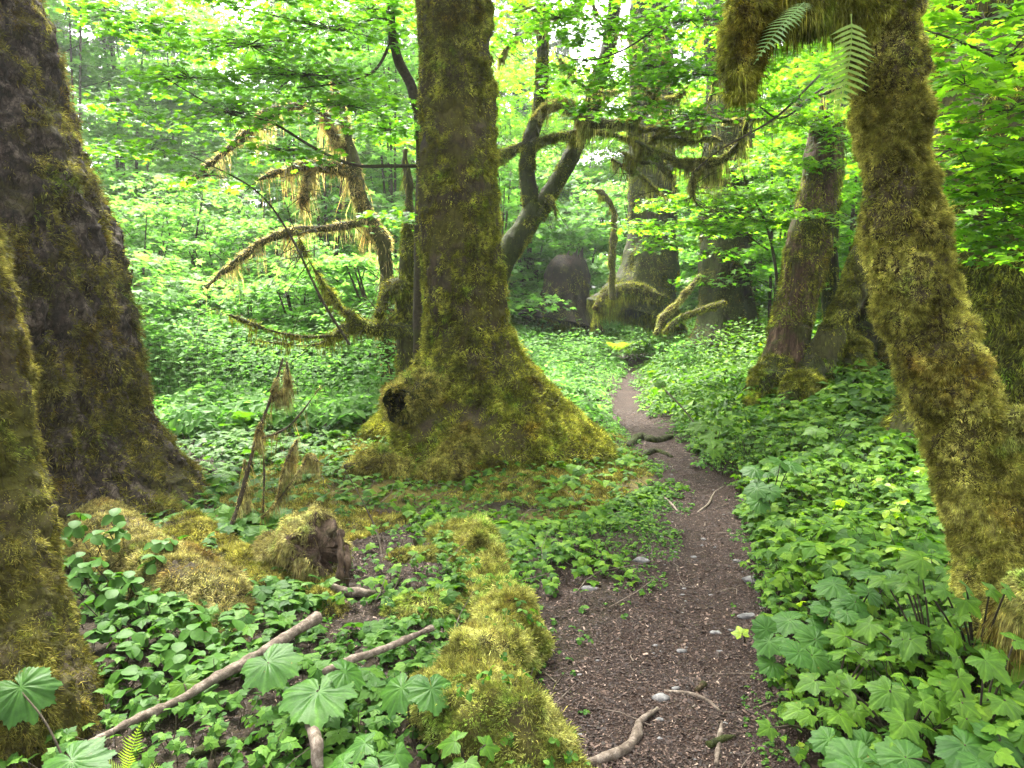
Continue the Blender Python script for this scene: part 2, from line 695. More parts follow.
def leaf_mat(name, cols, trans=0.45, rough=0.45, tcol=None, vein=False, spec=0.3):
    m, nt, b = mat(name)
    g = nt.nodes.new("ShaderNodeNewGeometry")
    r = ramp(nt, [(k / (len(cols) - 1), c) for k, c in enumerate(cols)])
    nt.links.new(g.outputs['Random Per Island'], r.inputs[0])
    nz = noise(nt, 1.3, 3)
    r2 = ramp(nt, [(0.3, (0.72, 0.78, 0.7)), (0.7, (1.15, 1.12, 1.0))])
    nt.links.new(nz.outputs[0], r2.inputs[0])
    c = mixc(nt, 1.0, r.outputs[0], r2.outputs[0], 'MULTIPLY')
    if vein:
        at = nt.nodes.new("ShaderNodeAttribute")
        at.attribute_name = "vein"
        vr = ramp(nt, [(0.4, (1, 1, 1)), (1.0, (1.6, 1.45, 1.4))])
        nt.links.new(at.outputs['Fac'], vr.inputs[0])
        c = mixc(nt, 1.0, c, vr.outputs[0], 'MULTIPLY')
    n2 = noise(nt, 60, 3)
    r3 = ramp(nt, [(0.35, (0.82, 0.82, 0.8)), (0.65, (1.1, 1.1, 1.05))])
    nt.links.new(n2.outputs[0], r3.inputs[0])
    c = mixc(nt, 1.0, c, r3.outputs[0], 'MULTIPLY')
    if vein:
        n6 = noise(nt, 38, 5, 0.75)
        r6 = ramp(nt, [(.66, (0, 0, 0)), (.71, (1, 1, 1))])
        nt.links.new(n6.outputs[0], r6.inputs[0])
        c = mixc(nt, r6.outputs[0], c, (.16, .13, .03))
        n7 = noise(nt, 7, 4, 0.6)
        r7 = ramp(nt, [(.35, (.7, .78, .75)), (.65, (1.2, 1.12, 1.0))])
        nt.links.new(n7.outputs[0], r7.inputs[0])
        c = mixc(nt, 1.0, c, r7.outputs[0], 'MULTIPLY')
        n8 = noise(nt, 120, 3, 0.6)
        bump(nt, b, n8.outputs[0], 0.5, 0.003)
    nt.links.new(c, b.inputs['Base Color'])
    b.inputs['Roughness'].default_value = rough
    b.inputs['Specular IOR Level'].default_value = spec
    t = nt.nodes.new("ShaderNodeBsdfTranslucent")
    tc = mixc(nt, 1.0, c, tcol or (1.5, 1.55, 0.6), 'MULTIPLY')
    nt.links.new(tc, t.inputs['Color'])
    mx = nt.nodes.new("ShaderNodeMixShader")
    mx.inputs[0].default_value = trans
    nt.links.new(b.outputs[0], mx.inputs[1])
    nt.links.new(t.outputs[0], mx.inputs[2])
    nt.links.new(mx.outputs[0], nt.nodes['Material Output'].inputs['Surface'])
    return m


def moss_mat(name, cols, scale=5.0, trans=0.25):
    """cols: dark, mid, bright; patches by noise, strand to strand variation on top"""
    m, nt, b = mat(name)
    g = nt.nodes.new("ShaderNodeNewGeometry")
    nz = noise(nt, scale, 5, 0.65)
    r = ramp(nt, [(0.3, cols[0]), (0.5, cols[1]), (0.7, cols[2])])
    nt.links.new(nz.outputs[0], r.inputs[0])
    r2 = ramp(nt, [(0, (0.4, 0.36, 0.36)), (0.55, (1.0, 1.0, 1.0)), (.9, (1.4, 1.45, 1.2)), (1, (1.9, 1.6, 1.5))])
    nt.links.new(g.outputs['Random Per Island'], r2.inputs[0])
    c = mixc(nt, 1.0, r.outputs[0], r2.outputs[0], 'MULTIPLY')
    nf = noise(nt, scale * 4.5, 4, 0.6)
    r4 = ramp(nt, [(.36, (.45, .42, .42)), (.5, (.95, .95, .95)), (.66, (1.5, 1.5, 1.35))])
    nt.links.new(nf.outputs[0], r4.inputs[0])
    c = mixc(nt, 1.0, c, r4.outputs[0], 'MULTIPLY')
    nh = noise(nt, 2.7, 5, 0.65)
    rh = ramp(nt, [(.33, (.72, .55, .42)), (.45, (1, 1, 1)), (.56, (1, 1, 1)), (.68, (.72, 1.12, .7))])
    nt.links.new(nh.outputs[0], rh.inputs[0])
    c = mixc(nt, 1.0, c, rh.outputs[0], 'MULTIPLY')
    nt.links.new(c, b.inputs['Base Color'])
    b.inputs['Roughness'].default_value = 0.8
    b.inputs['Specular IOR Level'].default_value = 0.1
    t = nt.nodes.new("ShaderNodeBsdfTranslucent")
    nt.links.new(mixc(nt, 1.0, c, (1.3, 1.3, 0.8), 'MULTIPLY'), t.inputs['Color'])
    mx = nt.nodes.new("ShaderNodeMixShader")
    mx.inputs[0].default_value = trans
    nt.links.new(b.outputs[0], mx.inputs[1])
    nt.links.new(t.outputs[0], mx.inputs[2])
    nt.links.new(mx.outputs[0], nt.nodes['Material Output'].inputs['Surface'])
    return m


def bark_mat(name, dark, mid, light, moss=None, mossamt=0.5, scale=9.0, zs=0.4, bd=0.02, crack=0.6):
    m, nt, b = mat(name)
    g = nt.nodes.new("ShaderNodeNewGeometry")
    mp = nt.nodes.new("ShaderNodeMapping")
    mp.inputs['Scale'].default_value = (1, 1, zs)
    nt.links.new(g.outputs['Position'], mp.inputs['Vector'])
    n1 = noise(nt, scale, 8, 0.7, mp.outputs[0], 0.4)
    r = ramp(nt, [(0.3, dark), (0.5, mid), (0.72, light)])
    nt.links.new(n1.outputs[0], r.inputs[0])
    c = r.outputs[0]
    if moss:
        n2 = noise(nt, 2.6, 8, 0.7)
        mr = ramp(nt, [(0.62 - mossamt * 0.35, (0, 0, 0)), (0.72 - mossamt * 0.35, (1, 1, 1))])
        nt.links.new(n2.outputs[0], mr.inputs[0])
        n3 = noise(nt, 22, 6, 0.7)
        m3 = ramp(nt, [(0.3, tuple(v * 0.4 for v in moss)), (0.7, moss)])
        nt.links.new(n3.outputs[0], m3.inputs[0])
        c = mixc(nt, mr.outputs[0], c, m3.outputs[0])
    vo_ = nt.nodes.new("ShaderNodeTexVoronoi")
    vo_.feature = 'DISTANCE_TO_EDGE'
    vo_.inputs['Scale'].default_value = scale * 1.6
    nd = noise(nt, scale * 1.2, 3, 0.6, mp.outputs[0])
    vm = nt.nodes.new("ShaderNodeVectorMath")
    vm.operation = 'MULTIPLY_ADD'
    vm.inputs[1].default_value = (.10, .10, .10)
    nt.links.new(nd.outputs['Color'], vm.inputs[0])
    nt.links.new(mp.outputs[0], vm.inputs[2])
    nt.links.new(vm.outputs[0], vo_.inputs['Vector'])
    vr = ramp(nt, [(.0, (.22, .2, .2)), (.10, (1, 1, 1))])
    nt.links.new(vo_.outputs['Distance'], vr.inputs[0])
    c = mixc(nt, crack, c, vr.outputs[0], 'MULTIPLY')
    nt.links.new(c, b.inputs['Base Color'])
    b.inputs['Roughness'].default_value = 0.85
    b.inputs['Specular IOR Level'].default_value = 0.15
    n4 = noise(nt, scale * 5, 6, 0.75, mp.outputs[0])
    bump(nt, b, n4.outputs[0], 0.9, bd)
    return m


M = {}
M['bark_spruce'] = bark_mat('bark_spruce', (.006, .0045, .003), (.032, .024, .016), (.18, .145, .11), (.055, .05, .010), 0.34, 14, 0.6, .03, 1.0)
M['bark_moss'] = bark_mat('bark_moss', (.012, .009, .006), (.035, .027, .014), (.07, .053, .026), (.07, .066, .010), 0.5, 9, 0.5)
M['bark_olive'] = bark_mat('bark_olive', (.015, .013, .008), (.045, .04, .02), (.10, .085, .05), (.06, .06, .014), 0.75, 7, 0.3)
M['bark_red'] = bark_mat('bark_red', (.010, .006, .004), (.062, .036, .022), (.25, .165, .11), (.06, .065, .015), 0.42, 16, 0.07, .03)
M['bark_grey'] = bark_mat('bark_grey', (.035, .026, .018), (.11, .086, .064), (.26, .22, .175), (.05, .05, .02), 0.25, 30, 1.0, .006, 0.3)
M['bark_dark'] = bark_mat('bark_dark', (.006, .004, .003), (.020, .016, .010), (.05, .038, .026), (.04, .05, .010), 0.68, 6, 0.25, .04)
M['twig'] = bark_mat('twig_bark', (.015, .012, .008), (.04, .032, .02), (.08, .065, .04), (.05, .055, .015), 0.3, 30, 1, .004)
M['wood_brown'] = bark_mat('stump_wood', (.003, .002, .0015), (.013, .008, .005), (.045, .030, .02), (.06, .06, .015), 0.2, 8, 0.12, .05)

M['stump_rot'] = bark_mat('stump_rot', (.02, .013, .008), (.075, .05, .032), (.20, .145, .10), (.06, .06, .015), 0.3, 16, 0.3, .02)

M['moss_gold'] = moss_mat('moss_gold', ((.036, .034, .008), (.16, .155, .032), (.39, .375, .10)), 7)
M['moss_olive'] = moss_mat('moss_olive', ((.026, .03, .006), (.135, .15, .018), (.39, .41, .065)), 6)
M['moss_dark'] = moss_mat('moss_dark', ((.027, .025, .007), (.10, .094, .018), (.26, .245, .06)), 7)
M['moss_tan'] = moss_mat('moss_tan', ((.055, .047, .018), (.20, .185, .065), (.42, .39, .175)), 8)
M['moss_yellow'] = moss_mat('moss_yellow', ((.05, .052, .012), (.21, .22, .05), (.46, .465, .17)), 7)
M['moss_hang'] = moss_mat('moss_hang', ((.10, .10, .03), (.25, .255, .085), (.42, .42, .18)), 4, 0.5)
M['moss_straw'] = moss_mat('moss_straw', ((.20, .15, .07), (.38, .31, .15), (.55, .47, .27)), 4, 0.6)
M['moss_maple'] = moss_mat('moss_maple', ((.04, .04, .009), (.20, .20, .038), (.50, .495, .14)), 6)

M['leaf_ground'] = leaf_mat('leaf_ground', [(.020, .064, .005), (.042, .112, .007), (.072, .16, .010), (.115, .212, .016)], 0.44, .55, spec=.12)
M['leaf_cool'] = leaf_mat('leaf_cool', [(.018, .064, .008), (.036, .10, .012), (.06, .142, .018), (.09, .185, .028)], 0.44, .55, spec=.12)
M['leaf_pale'] = leaf_mat('leaf_pale', [(.06, .15, .030), (.10, .215, .048), (.155, .29, .08)], 0.6, .55, tcol=(1.3, 1.5, .85), spec=.12)
M['leaf_lime'] = leaf_mat('leaf_lime', [(.055, .16, .010), (.095, .225, .013), (.145, .30, .02), (.21, .36, .025)], 0.64, tcol=(1.4, 1.5, .55), spec=.18)
M['leaf_maple'] = leaf_mat('leaf_maple', [(.058, .16, .012), (.095, .22, .016), (.145, .30, .022)], 0.66, tcol=(1.35, 1.55, .6), spec=.18)
M['leaf_big'] = leaf_mat('leaf_big', [(.017, .062, .009), (.028, .085, .012), (.045, .115, .016)], 0.35, 0.5, vein=True, spec=0.16)
M['leaf_bigm'] = leaf_mat('leaf_bigm', [(.026, .078, .006), (.045, .112, .008), (.08, .158, .011)], 0.42, 0.5, vein=True, spec=0.16)
M['leaf_yellow'] = leaf_mat('leaf_yellow', [(.15, .25, .015), (.19, .30, .018), (.22, .32, .02)], 0.5, vein=True)
M['leaf_berry'] = leaf_mat('leaf_berry', [(.022, .07, .010), (.034, .095, .013), (.054, .125, .018)], 0.35, 0.55, spec=.12)
M['fern'] = leaf_mat('fern', [(.19, .30, .045), (.25, .36, .065)], 0.5)
M['fern_blue'] = leaf_mat('fern_blue', [(.16, .28, .09), (.21, .33, .11)], 0.4)
M['fern_green'] = leaf_mat('fern_green', [(.05, .13, .012), (.085, .19, .02)], 0.45)
M['needles'] = leaf_mat('needles', [(.02, .05, .018), (.035, .075, .024), (.055, .10, .03)], 0.25)
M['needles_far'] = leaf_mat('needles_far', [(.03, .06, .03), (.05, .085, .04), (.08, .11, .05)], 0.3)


def litter_mat():
    m, nt, b = mat('litter')
    g = nt.nodes.new("ShaderNodeNewGeometry")
    r = ramp(nt, [(0, (.012, .008, .006)), (.5, (.027, .017, .012)), (.83, (.058, .036, .025)), (.96, (.11, .072, .05)), (1, (.24, .18, .135))])
    nt.links.new(g.outputs['Random Per Island'], r.inputs[0])
    nt.links.new(r.outputs[0], b.inputs['Base Color'])
    b.inputs['Roughness'].default_value = 0.75
    return m


M['litter'] = litter_mat()


def ground_mat(name):
    m, nt, b = mat(name)
    n1 = noise(nt, 3.0, 8, 0.7)
    n2 = noise(nt, 55, 6, 0.75)
    soil = ramp(nt, [(.3, (.005, .0034, .0023)), (.5, (.0195, .0118, .0078)), (.7, (.05, .0325, .0225))])
    nt.links.new(n2.outputs[0], soil.inputs[0])
    big = ramp(nt, [(.35, (.75, .72, .72)), (.65, (1.2, 1.15, 1.1))])
    nt.links.new(n1.outputs[0], big.inputs[0])
    sc = mixc(nt, 1.0, soil.outputs[0], big.outputs[0], 'MULTIPLY')
    duff = ramp(nt, [(.3, (.008, .007, .004)), (.55, (.024, .018, .009)), (.75, (.055, .040, .02))])
    nt.links.new(n2.outputs[0], duff.inputs[0])
    mossr = ramp(nt, [(.3, (.03, .025, .006)), (.55, (.10, .085, .014)), (.75, (.2, .165, .03))])
    nt.links.new(n2.outputs[0], mossr.inputs[0])
    a1 = nt.nodes.new("ShaderNodeAttribute")
    a1.attribute_name = "soil"
    a2 = nt.nodes.new("ShaderNodeAttribute")
    a2.attribute_name = "moss"
    c = mixc(nt, a2.outputs['Fac'], duff.outputs[0], mossr.outputs[0])
    c = mixc(nt, a1.outputs['Fac'], c, sc)
    nt.links.new(c, b.inputs['Base Color'])
    b.inputs['Roughness'].default_value = 0.9
    b.inputs['Specular IOR Level'].default_value = 0.15
    n5 = noise(nt, 90, 6, 0.8)
    bump(nt, b, n5.outputs[0], 1.0, 0.012)
    return m


M['ground'] = ground_mat('ground')
m, nt, b = mat('stone')
nz = noise(nt, 25, 8, 0.7)
r = ramp(nt, [(.3, (.03, .028, .026)), (.5, (.085, .082, .078)), (.75, (.22, .215, .205))])
nt.links.new(nz.outputs[0], r.inputs[0])
nt.links.new(r.outputs[0], b.inputs['Base Color'])
b.inputs['Roughness'].default_value = 0.7
bump(nt, b, nz.outputs[0], 0.6, 0.01)
M['stone'] = m

# ---------------------------------------------------------------- terrain
def flat(px, py, z=0.0):
    a, b_ = (px - 512) / FPX, (384 - py) / FPX
    d = np.array([a, cp + b_ * sp, -sp + b_ * cp])
    return CAM + d * ((z - CAM[2]) / d[2])


PATH_PX = [(768, 580, 792), (735, 585, 775), (700, 592, 765), (650, 606, 757), (600, 640, 750), (550, 665, 745), (520, 674, 742), (490, 682, 735),
           (470, 664, 716), (450, 640, 694), (432, 620, 672), (418, 612, 652), (405, 611, 642), (392, 617, 639), (380, 625, 640), (368, 628, 639)]
_l = np.array([flat(l, y) for y, l, r_ in PATH_PX])
_r = np.array([flat(r_, y) for y, l, r_ in PATH_PX])
pc = (_l + _r)[:, :2] / 2
ph = np.abs(_r[:, 0] - _l[:, 0]) / 2
pc = np.vstack([[pc[0] + (pc[0] - pc[2]) * 2.0], [pc[0] + (pc[0] - pc[2]) * 0.8], pc, [[2.6, 19.5], [2.2, 23]]])
ph = np.concatenate([[0.42, 0.40], ph, [0.16, 0.12]])
PATHC = catmull(np.hstack([pc, ph[:, None]]), 160)


def path_d(x, y):
    """signed distance (metres) outside the path's edge; negative on the path"""
    x, y = np.asarray(x, float), np.asarray(y, float)
    best = np.full(x.shape, 1e9)
    for c in PATHC:
        best = np.minimum(best, np.hypot(x - c[0], y - c[1]) - c[2])
    return best


def path_x(y):
    o = np.argsort(PATHC[:, 1])
    return np.interp(y, PATHC[o, 1], PATHC[o, 0])


def poly_mask(x, y, poly):
    x, y = np.asarray(x, float), np.asarray(y, float)
    P = np.array([flat(*p)[:2] for p in poly])
    ins = np.zeros(x.shape, bool)
    j = len(P) - 1
    for i in range(len(P)):
        c = ((P[i, 1] > y) != (P[j, 1] > y)) & (x < (P[j, 0] - P[i, 0]) * (y - P[i, 1]) / (P[j, 1] - P[i, 1] + 1e-12) + P[i, 0])
        ins ^= c
        j = i
    return ins


LITTER_POLY = [(530, 590), (560, 575), (640, 590), (650, 768), (560, 768), (545, 690)]
LITTER2_POLY = [(335, 530), (390, 505), (440, 545), (440, 600), (400, 630), (330, 640), (330, 580)]
MOSS_POLY = [(205, 520), (240, 478), (330, 452), (380, 425), (620, 440), (655, 480), (560, 525), (430, 512), (350, 550), (330, 600), (280, 610), (225, 580)]
LFORE_POLY = [(100, 768), (120, 690), (260, 640), (400, 640), (400, 768)]

TREE_C = flat(466, 444)       # tall spruce
TREE_C = np.array([Q(466, 444, 8.0)[0], Q(466, 444, 8.0)[1], 0])
MOUND_C = np.array([Q(835, 380, 9.6)[0], Q(835, 380, 9.6)[1]])


def hgt(x, y):
    x, y = np.asarray(x, float), np.asarray(y, float)
    z0 = np.zeros_like(x)
    h = 0.05 * fbm(np.stack([x * .7, y * .7, z0], -1), 3, 5) + 0.022 * fbm(np.stack([x * 3.5, y * 3.5, z0], -1), 3, 9)
    pd = path_d(x, y)
    h = h * smooth(-0.1, 0.5, pd) + 0.008 * fbm(np.stack([x * 6, y * 6, z0], -1), 3, 19) - 0.055 * (1 - smooth(-0.25, 0.22, pd))
    h = h + 0.021 * np.maximum(0, y - 11)
    side = x - path_x(y)
    h = h + 0.30 * smooth(0.5, 3.2, side) * smooth(3.0, 7.0, y) + 0.12 * smooth(0.3, 1.2, side) * smooth(7, 3, y)
    h = h + 0.42 * np.exp(-(((x - MOUND_C[0]) / 1.5) ** 2 + ((y - MOUND_C[1]) / 1.5) ** 2))
    h = h + 0.16 * np.exp(-(((x - TREE_C[0]) / 1.7) ** 2 + ((y - TREE_C[1]) / 1.5) ** 2))
    h = h + 0.06 * np.exp(-(((x + 3.5) / 1.3) ** 2 + ((y - 5.0) / 1.1) ** 2))
    return h


def G(px, py, dz=0.0):
    """point of the terrain seen at that pixel"""
    a, b_ = (px - 512) / FPX, (384 - py) / FPX
    dv = np.array([a, cp + b_ * sp, -sp + b_ * cp])
    t = np.concatenate([np.linspace(1.2, 12, 700), np.linspace(12, 80, 500)])
    P = CAM + dv * t[:, None]
    k = np.argmax(P[:, 2] < hgt(P[:, 0], P[:, 1]) + dz)
    return P[k] if k else P[-1]


def on_ground(x, y, dz=0.0):
    return np.array([x, y, float(hgt(np.array([x]), np.array([y]))[0]) + dz])


na, nr = 760, 330
fa = np.linspace(-1, 1, na + 1)[:-1]
ang = math.pi * (0.42 * fa + 0.58 * np.abs(fa) ** 3 * np.sign(fa))       # denser in front of the camera
rr = 0.35 * (90 / 0.35) ** np.linspace(0, 1, nr)
AA, RR = np.meshgrid(ang, rr, indexing='xy')
gx, gy = np.sin(AA) * RR, np.cos(AA) * RR
gx, gy = gx.ravel(), gy.ravel()
gz = hgt(gx, gy)
pd = path_d(gx, gy)
edge = 0.10 * fbm(np.stack([gx * 3, gy * 3, 0 * gx], -1), 3, 41)
lit = poly_mask(gx, gy, LITTER_POLY) | poly_mask(gx, gy, LITTER2_POLY)
soil = np.maximum(1 - smooth(0.0, 0.22, pd + edge), lit * (0.55 + 0.45 * vnoise(np.stack([gx * 4, gy * 4, 0 * gx], -1), 3)))
mossm = poly_mask(gx, gy, MOSS_POLY) * (0.5 + 0.5 * np.clip(fbm(np.stack([gx * 2, gy * 2, 0 * gx], -1), 3, 12) * 2, -1, 1))
i0 = np.arange(nr - 1)[:, None] * na
j0 = np.arange(na)[None, :]
jn = (j0 + 1) % na
GF = np.stack([i0 + j0, i0 + na + j0, i0 + na + jn, i0 + jn], -1).reshape(-1, 4)
on_path = ((pd + edge)[GF].mean(1) < 0.03) & (gy[GF].mean(1) > 0.2)
GV = np.stack([gx, gy, gz], 1)
attrs = {"soil": np.clip(soil, 0, 1), "moss": np.clip(mossm, 0, 1)}
inner = np.arange(na)[None, ::-1]
fg = mk("ground", GV, [GF[~on_path], inner], M['ground'], attrs=attrs)
tag(fg, "dark forest floor with moss and needle litter under the plants", "ground", kind='structure')


def compact(V, F, attrs):
    u, inv = np.unique(F.ravel(), return_inverse=True)
    return V[u], inv.reshape(F.shape), {k: a[u] for k, a in attrs.items()}


pv, pf, pa = compact(GV, GF[on_path], attrs)
fp = mk("path", pv, pf, M['ground'], attrs=pa)
tag(fp, "narrow dark dirt trail winding past the big mossy spruce", "path", kind='structure')


# ---------------------------------------------------------------- bark and moss displacement
def bark_disp(amp, f, fz, seed, big=0.0, bigf=1.2):
    def d(P, D, th, t):
        p = P * np.array([f, f, fz])
        a = fbm(p, 4, seed, 0.6)
        ridge = 1 - 2 * np.abs(vnoise(p * 1.7 + 5, seed + 9))
        return amp * (0.6 * a + 0.5 * ridge) + big * fbm(P * bigf, 3, seed + 50)
    return d


def cushions(P, f, seed):
    """rounded cushions with sharp creases between, 0..1"""
    q = P + .25 / f * np.stack([vnoise(P * f * .7 + 9, seed + k) for k in range(3)], -1)
    return np.sqrt(np.abs(vnoise(q * f, seed + 5))) * .6 + np.sqrt(np.abs(vnoise(q * f * 2.3 + 4, seed + 6))) * .4


def lump_disp(amp, f, seed, fine=0.3):
    def d(P, D, th, t):
        return amp * fbm(P * f, 3, seed) + amp * fine * fbm(P * f * 4, 2, seed + 7)
    return d


def moss_w(thr, f, seed, up=0.0):
    """patchy growth, more on upward faces if up > 0"""
    def w(Mc, N):
        v = fbm(Mc * f, 3, seed) + up * N[:, 2]
        return smooth(thr - 0.15, thr + 0.25, v) + 0.02
    return w


def bough(acc, pts, rad, nseg=10, step=0.03, disp=None):
    P = np.asarray(pts, float)
    L = np.sum(np.linalg.norm(np.diff(P, axis=0), axis=1))
    n = int(np.clip(L / step, 6, 500))
    return add_tube(acc, P, rad, nseg, n, disp)


def limb_twigs(acc, V, n, ln, seed, r0=.008):
    """fine side twigs on a limb, some forked"""
    r = np.random.default_rng(seed)
    A0 = V[r.integers(0, len(V), n)]
    d = r.normal(0, 1, (n, 3)) * [1, 1, .7] + [0, 0, -.15]
    d /= np.linalg.norm(d, axis=1)[:, None]
    L = ln * r.uniform(.3, 1.2, n)
    B0 = A0 + d * L[:, None]
    twig_tubes(acc, A0, B0, r0, .002, r.normal(0, .05, n))
    d2 = d + r.normal(0, .6, (n, 3))
    M0 = A0 + d * (L * .55)[:, None]
    twig_tubes(acc, M0, M0 + d2 * (L * .5)[:, None], r0 * .6, .0015, 0)
    return np.concatenate([B0, M0])


def hang_moss(acc, V, F, n, length, width, seed, up=False, cull=-2.0):
    """strands hanging from the underside of a limb"""
    P, N = sample(V, F, n, seed, lambda Mc, Nn: np.clip(-Nn[:, 2] + 0.2, 0.03, 1) * (0.03 + smooth(0.0, 0.55, fbm(Mc * 6.0, 2, seed + 5))), cull)
    if len(P):
        v, f = blades(P, N, length * np.random.default_rng(seed).uniform(.25, 1.3, len(P)) ** 1.5, width, 2.6, 0.4, seed, 14.0, 1.8)
        acc.add(v, f)


def tufted(P, N, n, rad, seed):
    """strands gathered in tufts: their feet round each tuft's centre, their directions fanning out of it"""
    r = np.random.default_rng(seed)
    k = r.integers(0, len(P), n)
    s_ = r.uniform(.6, 1.5, len(P))[k]
    j = r.normal(0, 1, (n, 3))
    j -= N[k] * np.sum(j * N[k], 1)[:, None]
    return P[k] + j * (rad * s_)[:, None] * .6 + N[k] * (rad * .3 * s_)[:, None], N[k] + j * .45


def fuzz_moss(acc, V, F, n, length, width, seed, thr=None, droop=0.3, cull=-0.45, clump=9.0, spread=0.7, up=0.0, f=3.0, shoot=False, tuft=0.0):
    if tuft:
        P, N = sample(V, F, max(10, n // 22), seed, None if thr is None else moss_w(thr, f, seed + 3, up), cull)
        if len(P):
            P, N = tufted(P, N, n, tuft, seed)
            v, ff = blades(P, N, length, width, droop, .45, seed, clump)
            acc.add(v, ff)
        return
    P, N = sample(V, F, n, seed, None if thr is None else moss_w(thr, f, seed + 3, up), cull)
    if len(P):
        v, ff = shoots(P, N, length, seed, droop, spread, clump) if shoot else blades(P, N, length, width, droop, spread, seed, clump)
        acc.add(v, ff)


# ---------------------------------------------------------------- the tall spruce in the middle
def px_path(rows):
    """rows of (px, py, depth, radius_px) -> points and radii in metres"""
    P = np.array([Q(a, b_, d) for a, b_, d, r_ in rows])
    r = np.array([r_ * d / FPX for a, b_, d, r_ in rows])
    return P, r


def spruce_middle():
    base = on_ground(TREE_C[0], TREE_C[1])
    root = thing('spruce_tree', 'tall straight spruce in the middle with moss cloaked flaring base beside the trail', 'tree', base)
    rows = [(466, 470, 8.0, 50), (466, 440, 8.0, 50), (466, 400, 8.0, 48), (466, 360, 8.0, 44), (464, 300, 8.0, 39), (461, 200, 8.0, 37), (459, 100, 8.0, 35), (457, 0, 8.0, 33), (455, -150, 8.0, 34), (452, -600, 8.0, 26)]
    P, r = px_path(rows)
    P[:, 1] = base[1]                       # stands upright
    P[:, 0] = base[0] + (P[:, 0] - P[0, 0])
    dirs = [(0.0, 1.2, .62, 5.5), (-0.42, .75, .5, 14.0), (-0.8, .9, .42, 16.0), (-1.25, .75, .5, 14.0), (-1.72, .95, .45, 9.0), (-2.2, .6, .5, 12), (3.0, .75, .5, 4.0), (1.2, 1.0, .5, 3.0), (2.2, .8, .5, 3.0)]
    bd = bark_disp(.022, 9, 6, 3, .035, 2.2)

    def disp(Pp, D, th, t):
        hh = np.maximum(Pp[..., 2] - base[2], -0.1)
        a = np.arctan2(D[..., 1], D[..., 0])
        e = 0
        for (ta, A, H, p) in dirs:
            c = np.clip(np.cos(a - ta), 0, 1) ** p
            prof = np.clip(1 - hh / (H * 2.2), 0, 1) ** 1.5
            e = e + A * c * prof
        lump = 0.20 * np.exp(-hh / .7) * fbm(Pp * 2.4, 4, 8)
        return bd(Pp, D, th, t) + 0.62 * e + lump + .07 * cushions(Pp * np.array([1, 1, .7]), 6, 60) - .045
    A = Acc()
    V, F = add_tube(A, P, r, 300, 520, disp)
    A.build('trunk', M['bark_moss'], root)
    mo = Acc()
    fuzz_moss(mo, V, F, 180000, .030, .006, 21, .16, 0.5, clump=7, f=3.2, tuft=.032)
    fuzz_moss(mo, V, F, 30000, .03, .006, 24, -.2, 0.5, clump=7, f=2.2)
    low = lambda Mc, N: np.clip((1.5 - Mc[:, 2]) / 1.3, 0.02, 1) * (0.3 + smooth(-.3, .3, fbm(Mc * 2.5, 3, 4)))
    Pp, N = sample(V, F, 90000, 22, low)
    Pp, N = tufted(Pp[:5000], N[:5000], 90000, .05, 25)
    mo.add(*blades(Pp, N, .055, .007, .2, .5, 23, 6))
    # a bare strip of dark bark runs down the front right: fewer strands there
    mo.build('moss', M['moss_olive'], root, False)
    # long roots
    def root_part(rows_, lab=None, mat_='moss_gold', n=22000):
        Pq = []
        rq = []
        for a, b_, d, r_ in rows_:
            Pq.append(Q(a, b_, d))
            rq.append(r_)
        A2 = Acc()
        V2, F2 = bough(A2, Pq, rq, 28, .03, lump_disp(.05, 5, 31))
        o = A2.build('root', M['bark_moss'], root)
        m2 = Acc()
        fuzz_moss(m2, V2, F2, n, .05, .006, 41, None, .25, clump=8)
        m = m2.build('moss', M[mat_], root, False)
        m.parent = o
        m.location = (0, 0, 0)
        if lab:
            o['label'] = lab
    # a root hood on the left, open towards the camera: dark bark colour deepens the shade inside
    Ph = np.array([Q(462, 392, 7.9), Q(436, 394, 7.55), Q(412, 398, 7.22), Q(396, 404, 7.0)])
    Vh, Fh = tube(Ph, [.30, .28, .23, .17], 60, 40, lump_disp(.09, 4, 35), cap=False)
    tt = np.repeat(np.linspace(0, 1, 40), 60)
    dirx = (Ph[-1] - Ph[-2]) / np.linalg.norm(Ph[-1] - Ph[-2])
    Vh = Vh + dirx * (smooth(.75, 1, tt) * .10 * fbm(Vh * 9, 3, 36))[:, None]
    A2 = Acc().add(Vh, Fh)
    o = A2.build('root', M['bark_dark'], root)
    o['label'] = 'mossy root hood with a dark hollow'
    m2 = Acc()
    fuzz_moss(m2, Vh, tri([Fh]), 30000, .05, .006, 37, None, .3, clump=8, tuft=.03)
    m = m2.build('moss', M['moss_gold'], root, False)
    m.parent = o
    m.location = (0, 0, 0)
    root_part([(478, 408, 7.4, .10), (470, 436, 7.1, .18), (458, 458, 6.85, .20), (440, 478, 6.6, .16), (412, 490, 6.5, .11), (375, 496, 6.5, .05)], 'golden mossy root lobe facing the camera', 'moss_gold', 42000)
    root_part([(545, 412, 7.6, .12), (572, 432, 7.4, .11), (595, 446, 7.25, .08), (615, 458, 7.15, .03)], 'long mossy root sloping towards the trail', 'moss_olive', 12000)
    r_ = np.random.default_rng(71)  # unseen branches and crown above the frame, added to shade the foreground
    L, bw = Acc(), Acc()
